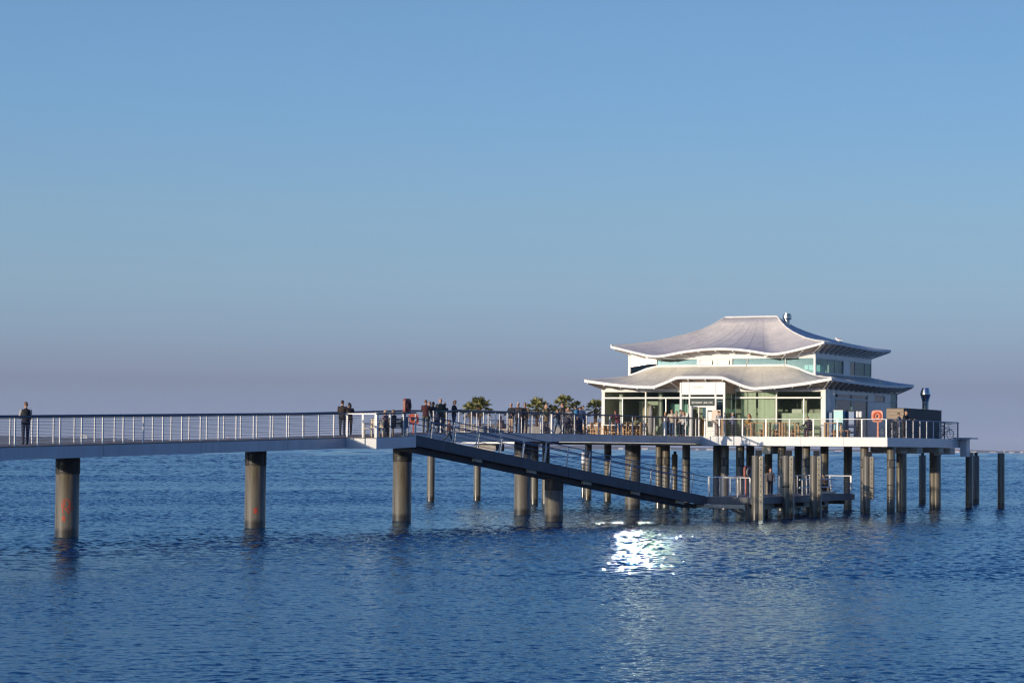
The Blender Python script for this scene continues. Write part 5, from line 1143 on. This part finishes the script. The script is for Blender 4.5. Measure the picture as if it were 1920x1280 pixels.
AW, LF, RT, TO = 90, 180, 0, 270
person('person in dark vest with pale sleeves standing alone at the far left', bp_(48, -.7), 112, 1.76, (.018, .02, .028), (.03, .035, .06), (.16, .09, .06), armL=(25, 8, 55), armR=(20, 10, 50), legL=(-4, 0), legR=(7, 2), vest=(.45, .44, .42), head=(18, 12))
person('person in black leather jacket, taller of the embracing couple on the bridge', bp_(641.5, -.8), 75, 1.80, (.035, .025, .022), (.03, .035, .05), (.05, .03, .03), armL=(20, 10, 40), armR=(30, 35, 50), head=(-15, 8), coat=.02)
person('person with long dark hair leaning on the taller partner, couple on the bridge', bp_(655, -.8), 105, 1.68, (.03, .025, .03), (.02, .022, .03), (.02, .015, .015), armL=(40, 30, 60), armR=(55, 20, 70), long_hair=True, head=(20, 10), lean=6, legL=(-6, 0), legR=(6, 3))
bm_ = Matrix.Rotation(bdir, 3, 'Z')
fdeg = math.degrees(bdir) - 90
person('person with light hair seated on the left of the dark bench, seen from behind', BPB + bm_ @ Vector((.42, -.02, 0)), fdeg, 1.68, (.20, .13, .15), (.04, .05, .09), (.42, .30, .20), sit=.44, legL=(85, 80), legR=(85, 85), armL=(25, 8, 50), armR=(25, 8, 50))
person('person in dark green jacket seated on the right of the dark bench', BPB + bm_ @ Vector((-.42, -.02, 0)), fdeg, 1.72, (.02, .035, .05), (.03, .04, .07), (.14, .10, .05), sit=.44, legL=(85, 80), legR=(85, 85), armL=(25, 8, 50), armR=(25, 8, 50))
person('person in red and black jacket and camouflage trousers right of the lifebuoy', bp_(798, -.3), 82, 1.76, (.06, .015, .02), (.07, .075, .055), (.18, .08, .05), armL=(40, 10, 60), armR=(35, 12, 70), head=(-30, 12), legL=(-5, 0), legR=(6, 2))
person('person in pale blue jacket half hidden behind the camouflage trousers', bp_(805.5, -.8), 150, 1.68, (.18, .25, .35), (.03, .04, .06), (.2, .13, .08), armL=(30, 8, 60), armR=(30, 8, 60))
bk = person('bald person with a dark rucksack seen from behind on the bridge', bp_(825.5, .0), 92, 1.85, (.03, .035, .035), (.09, .08, .06), bald=True, armL=(18, 12, 45), armR=(18, 12, 45), legL=(-3, 0), legR=(4, 0), shorts=False)
backpack('dark olive rucksack on the back of the bald person', bk, (.05, .055, .03))
person('person in black looking down at a phone, facing right by the gangway top', bp_(851, .4), 20, 1.76, (.02, .02, .026), (.03, .05, .12), (.22, .12, .07), armL=(25, 6, 85), armR=(25, 6, 85), head=(0, 35), legL=(4, 0), legR=(-5, 0))
u_ = .138; v = ramp_pt(u_, .9, 0.0); person('child with curly hair striding down the gangway', v, math.degrees(math.atan2(rd.y, rd.x)) - 25, 1.38, (.06, .035, .04), (.04, .07, .10), (.28, .15, .06), legL=(28, 4), legR=(-30, 25), armL=(-15, 10, 15), armR=(25, 8, 20), slim=.85)
person('grey haired person in black coat, leftmost of three men at the rail', bp_(958.5, .95), 225, 1.70, (.015, .015, .018), (.45, .33, .22), (.45, .43, .40), armL=(25, 30, 40), armR=(20, 15, 40), coat=.05, head=(25, 5))
person('white haired person in dark jacket in the middle of three men', bp_(971.5, .7), 250, 1.76, (.04, .03, .035), (.02, .02, .025), (.62, .58, .52), armL=(10, 6, 20), armR=(10, 6, 20))
person('person in tan jacket with dark trousers, right of three men at the rail', bp_(984, .95), 255, 1.74, (.16, .11, .06), (.05, .045, .045), (.10, .06, .04), armL=(15, 20, 30), armR=(15, 22, 35), coat=.03, legL=(0, 0), legR=(4, 0))
person('person with blond hair in olive parka left of the boy at the rail', bp_(1024, .95), 300, 1.72, (.16, .13, .06), (.035, .035, .045), (.50, .28, .12), long_hair=True, coat=.18, armL=(25, 8, 60), armR=(20, 8, 40))
person('boy in navy hooded top walking left of the stroller', bp_(1046, 1.0), 160, 1.48, (.012, .018, .04), (.05, .09, .12), (.04, .025, .03), legL=(16, 2), legR=(-16, 14), armL=(30, 10, 60), armR=(-10, 10, 20), head=(0, 15), hood=True)
person('tall person in dark grey coat in front of the tall palm', bp_(1055, .3), 150, 1.88, (.10, .085, .075), (.02, .02, .024), (.12, .07, .04), coat=.12, armL=(20, 8, 50), armR=(15, 8, 40), head=(20, 15))
person('person with fair hair bending over the stroller', bp_(1069, .7), 250, 1.68, (.30, .28, .25), (.02, .02, .03), (.42, .32, .2), lean=28, armL=(60, 8, 25), armR=(60, 8, 25), head=(0, 20))
bk = person('dark haired person with bright blue rucksack seen from behind', bp_(1079, .2), 100, 1.80, (.02, .022, .03), (.02, .02, .03), (.015, .015, .025), armL=(20, 10, 40), armR=(20, 10, 40))
backpack('bright blue rucksack carried at the rail', bk, (.05, .22, .42))
person('small fair haired child standing before the grey sweater person', bp_(1082.5, 1.2), 240, 1.05, (.05, .04, .05), (.03, .03, .05), (.55, .40, .25), slim=.85, armL=(20, 10, 30), armR=(20, 10, 30))
person('person in light grey sweater leaning right towards the blue jacket', bp_(1088, .8), 320, 1.76, (.33, .34, .37), (.03, .04, .07), (.10, .08, .07), lean=14, armL=(30, 12, 50), armR=(35, 8, 60), head=(-20, 10), shorts=False)
person('person in bright blue anorak stooping at the right edge of the crowd', bp_(1097.5, .5), 190, 1.74, (.01, .06, .30), (.015, .015, .02), (.10, .07, .05), lean=26, armL=(40, 8, 40), armR=(35, 8, 50), head=(10, 10))
person('person in maroon jacket bent forward alone over the rail', bp_(1158, .85), 250, 1.66, (.17, .035, .05), (.02, .06, .13), (.35, .12, .08), lean=38, armL=(45, 18, 60), armR=(45, 18, 60), head=(0, 25), legL=(-6, 0), legR=(2, 0), coat=.03)
person('person with long blond hair and white top leaning back at the terrace rail', VP(1247.5, .6), 262, 1.60, (.10, .09, .09), (.015, .05, .12), (.55, .33, .14), long_hair=True, armL=(20, 25, 70), armR=(20, 25, 70), legL=(8, 2), legR=(-2, 0))
person('dark haired person in beige shirt with cross strap at the terrace rail', VP(1259.5, .6), 268, 1.78, (.58, .50, .38), (.02, .05, .12), (.03, .02, .02), armL=(12, 28, 60), armR=(12, 28, 50), legL=(6, 0), legR=(-6, 2))
bk = person('dark haired person in cream top with a dark bag on the side', VP(1275.5, .9), 330, 1.76, (.62, .56, .46), (.02, .03, .05), (.015, .015, .015), armL=(80, 10, 20), armR=(15, 10, 30), head=(-10, 5))
person('brown haired person in white shirt facing the cream top person', VP(1282, .5), 190, 1.62, (.62, .58, .55), (.012, .02, .05), (.25, .09, .04), long_hair=True, armL=(70, 12, 40), armR=(15, 12, 50), coat=.02, legL=(4, 0), legR=(-6, 4))
person('dark haired person in grey blue top beside the door', VP(1331, 1.6), 240, 1.46, (.16, .2, .26), (.35, .33, .33), (.01, .015, .03), armL=(15, 8, 30), armR=(15, 8, 30))
person('person in beige shorts and pale shirt with dark cap at the menu board', VP(1347, .7), 300, 1.68, (.62, .56, .52), (.48, .33, .22), (.03, .02, .02), shorts=True, cap=(.03, .03, .04), armL=(20, 14, 40), armR=(15, 18, 50), legL=(8, 4), legR=(-6, 0))
person('grey haired person in blue grey pullover behind the terrace rail', VP(1374, 1.4), 200, 1.58, (.20, .22, .34), (.03, .03, .05), (.60, .52, .40), armL=(55, 8, 40), armR=(20, 10, 40))
person('person with ginger hair in yellow ochre top seated facing left on a table edge', VP(1405, .55), 190, 1.62, (.62, .34, .08), (.36, .30, .18), (.30, .10, .03), sit=.62, legL=(78, 75), legR=(60, 50), armL=(40, 8, 60), armR=(15, 8, 40), long_hair=True)
person('person in big dark hooded coat crouching right of the third table', VP(1519, .75), 230, 1.75, (.014, .013, .03), (.03, .02, .05), (.34, .13, .07), sit=.42, lean=22, legL=(80, 70), legR=(85, 85), armL=(35, 15, 50), armR=(35, 15, 50), hood=True, slim=1.25)
def SR(px, x): p = on_line(px, P0 + x * FX, FX); return Vector((p.x, p.y, DECK))
person('dark skinned person in grey jacket left of two people before the board cabin', SR(1685, -1.0), 330, 1.66, (.15, .14, .15), (.06, .05, .06), (.05, .03, .02), armL=(30, 10, 60), armR=(30, 10, 60))
person('person with sunglasses and black jacket leaning on the side railing by the cabin', SR(1695, -.55), 320, 1.76, (.012, .012, .016), (.05, .045, .04), (.5, .28, .16), lean=12, armL=(45, 20, 45), armR=(45, 20, 45))
def JR(px, x): p = on_line(px, JB + x * FX, FX); return Vector((p.x, p.y, JZ))
person('person with reddish brown hair and grey cardigan standing on the lower boat landing', JR(1445, -2.2), 280, 1.58, (.13, .11, .11), (.014, .012, .018), (.22, .08, .05), long_hair=True, armL=(5, 10, 10), armR=(5, 10, 10), head=(10, 0))
jr = JR(1549, -1.1); person('person in patterned dark jacket seated hunched on the boat landing', jr, 235, 1.64, (.10, .07, .06), (.012, .012, .016), (.04, .03, .03), sit=.42, lean=26, legL=(80, 85), legR=(85, 80), armL=(45, 8, 50), armR=(45, 8, 50), head=(0, 20))
t = thing('crate', 'dark low crate used as a seat on the boat landing', 'crate', jr, -TH); b = MB(); b.box(-.3, .3, -.25, .2, 0, .36); b.build('box', M['dark'], t); b = MB(); b.box(-.32, .32, -.27, .22, .361, .42); b.build('lid', M['planter'], t)
v = VP(1519, .75); t = thing('stool', 'low stool under the person in the dark hooded coat', 'stool', v, -TH); b = MB(); b.box(-.25, .25, -.2, .2, .36, .41); b.build('seat', M['wood'], t)
for sx in (-1, 1):
    for sy in (-1, 1): b = MB(); b.box(sx * .2 - .02, sx * .2 + .02, sy * .15 - .02, sy * .15 + .02, 0, .36); b.build('leg', M['wood'], t)
v = VP(1407.5, .55); t = thing('stool', 'tall wooden stool carrying the person in yellow', 'stool', v, -TH); b = MB(); b.box(-.2, .2, -.2, .2, .56, .61); b.build('seat', M['wood'], t)
for sx in (-1, 1):
    for sy in (-1, 1): b = MB(); b.box(sx * .16 - .02, sx * .16 + .02, sy * .16 - .02, sy * .16 + .02, 0, .56); b.build('leg', M['wood'], t)
person('person with reddish hair sitting low on the palm terrace left of the three men', VP(939, 5), 100, 1.66, (.3, .2, .16), (.05, .05, .07), (.35, .14, .08), sit=.48, legL=(80, 80), legR=(80, 80))
person('person in grey trousers standing between the camouflage trousers and the bald person', bp_(812, -.1), 65, 1.66, (.03, .035, .05), (.10, .10, .11), (.12, .08, .05), armL=(20, 10, 50), armR=(30, 8, 50), legL=(8, 2), legR=(-8, 4), long_hair=True)
person('person in dark green anorak right of the bald person with the rucksack', bp_(834, -.6), 130, 1.62, (.03, .05, .035), (.02, .025, .04), (.10, .06, .04), armL=(30, 8, 60), armR=(15, 8, 30))
person('short person in dark jacket left of the dark haired person with the blue rucksack', bp_(1063, .1), 220, 1.58, (.05, .04, .045), (.02, .02, .03), (.08, .06, .05), armL=(20, 10, 50), armR=(20, 10, 30))
person('person peeking out between the beige shirt and the cream top', VP(1268.5, 1.3), 280, 1.66, (.30, .18, .14), (.03, .03, .05), (.18, .10, .06), armL=(20, 10, 50), armR=(20, 10, 50))
person('seated person in pale jumper at the back of the table left of the door', VP(1192, 3.6), 250, 1.68, (.40, .38, .34), (.04, .05, .08), (.25, .16, .1), sit=.46, legL=(80, 80), legR=(80, 80), armL=(50, 8, 50), armR=(50, 8, 50))
person('seated person in blue shirt at the pale table near the glass corner', VP(1142, 4.2), 260, 1.70, (.08, .16, .28), (.04, .05, .08), (.15, .1, .06), sit=.46, legL=(80, 80), legR=(80, 80), armL=(50, 8, 50), armR=(50, 8, 50))
def stroller(label, loc, rz):
    t = thing('stroller', label, 'stroller', loc, rz, 'strollers'); b = MB()
    for sx in (-.24, .24):
        b.tube([(sx, -.35, .12), (sx, .1, .55), (sx, .35, 1.0)], .014, n=6); b.tube([(sx, .35, .12), (sx, -.1, .6)], .014, n=6)
    b.tube([(-.24, .35, 1.0), (.24, .35, 1.0)], .018, n=6); b.build('frame', M['steel'], t)
    b = MB(); b.prism([(-.3, .42), (.15, .36), (.2, .85), (.05, .85), (-.02, .5), (-.3, .52)], -.2, .2, 'x'); b.build('seat', cloth((.03, .03, .04)), t)
    b = MB(); b.ball((0, .05, .82), .22, .26, .2); b.build('hood', cloth((.04, .04, .06)), t, smooth=True)
    for sx in (-.26, .26):
        for sy in (-.35, .35): ringmesh(.10, .022, (sx, sy, .12), (1, 0, 0), 16, 6).build('wheel', M['black'], t, smooth=True)
v = bp_(1064, 1.0); stroller('pushchair among the crowd at the bridge rail', v, R(20))
v = bp_(819, .3); stroller('pushchair next to the bald person with the rucksack', v, R(40))
v = VP(1254.5, .9); stroller('pushchair between the blond person and the beige shirt at the terrace', v, R(-20))

# graffiti on the two left piles, sprayed strokes hugging the shaft
M['spray'] = mat('red_spray', (0.46, 0.06, 0.03), 0.6, var=.2, scale=20)
def spray(pile_obj, strokes, r, ang):
    b = MB()
    for st in strokes:
        for (u0, z0), (u1, z1) in zip(st, st[1:]):
            n = 3
            for i in range(n):
                q0, q1 = i / n, (i + 1) / n; ua, ub = u0 + (u1 - u0) * q0, u0 + (u1 - u0) * q1; za, zb_ = z0 + (z1 - z0) * q0, z0 + (z1 - z0) * q1
                A = Vector((math.cos(ang + ua / r) * (r + .003), math.sin(ang + ua / r) * (r + .003), za)); B_ = Vector((math.cos(ang + ub / r) * (r + .003), math.sin(ang + ub / r) * (r + .003), zb_))
                nn = Vector((math.cos(ang + ua / r), math.sin(ang + ua / r), 0)); b.beam(A, B_, .045, .004, up=nn)
    b.build('graffiti', M['spray'], pile_obj)
a0 = math.atan2(-piles[0].location.y, -piles[0].location.x)
spray(piles[0], [[(-.23, 1.25), (-.22, 1.45), (-.12, 1.58), (.02, 1.58), (.12, 1.48), (.10, 1.32), (-.02, 1.22), (-.12, 1.2), (.0, 1.12), (.08, 1.0)], [(-.18, .98), (-.2, 1.2), (-.12, 1.4), (-.10, 1.5)], [(-.2, .9), (-.08, .66)], [(-.1, .9), (-.2, .66)], [(-.24, .78), (-.04, .78)], [(.1, 1.5), (.12, 1.1)], [(.22, 1.3), (.26, 1.2)]], .5, a0)
a1 = math.atan2(-piles[1].location.y, -piles[1].location.x)
spray(piles[1], [[(-.04, .95), (-.04, .68)], [(.03, .97), (.02, .68)], [(.09, .95), (.1, .72)], [(-.04, .85), (.08, .85)]], .5, a1)

# ------------------------------------------------------------------ haze over the sea
hz = MB(); hz.box(-21000, 21000, -300, 20500, -10, 115); ho = hz.build('haze', bpy.data.materials.new('sea_haze')); tag(ho, kind='stuff')
hm_ = ho.data.materials[0]; hm_.use_nodes = True; n_, l_ = nodes(hm_); n_.remove(n_['Principled BSDF'])
pv = n_.new('ShaderNodeVolumePrincipled'); pv.inputs['Color'].default_value = (0.80, 0.86, 1.0, 1); pv.inputs['Density'].default_value = 0.00006; pv.inputs['Anisotropy'].default_value = 0.0
l_.new(pv.outputs[0], [x for x in n_ if x.type == 'OUTPUT_MATERIAL'][0].inputs['Volume'])
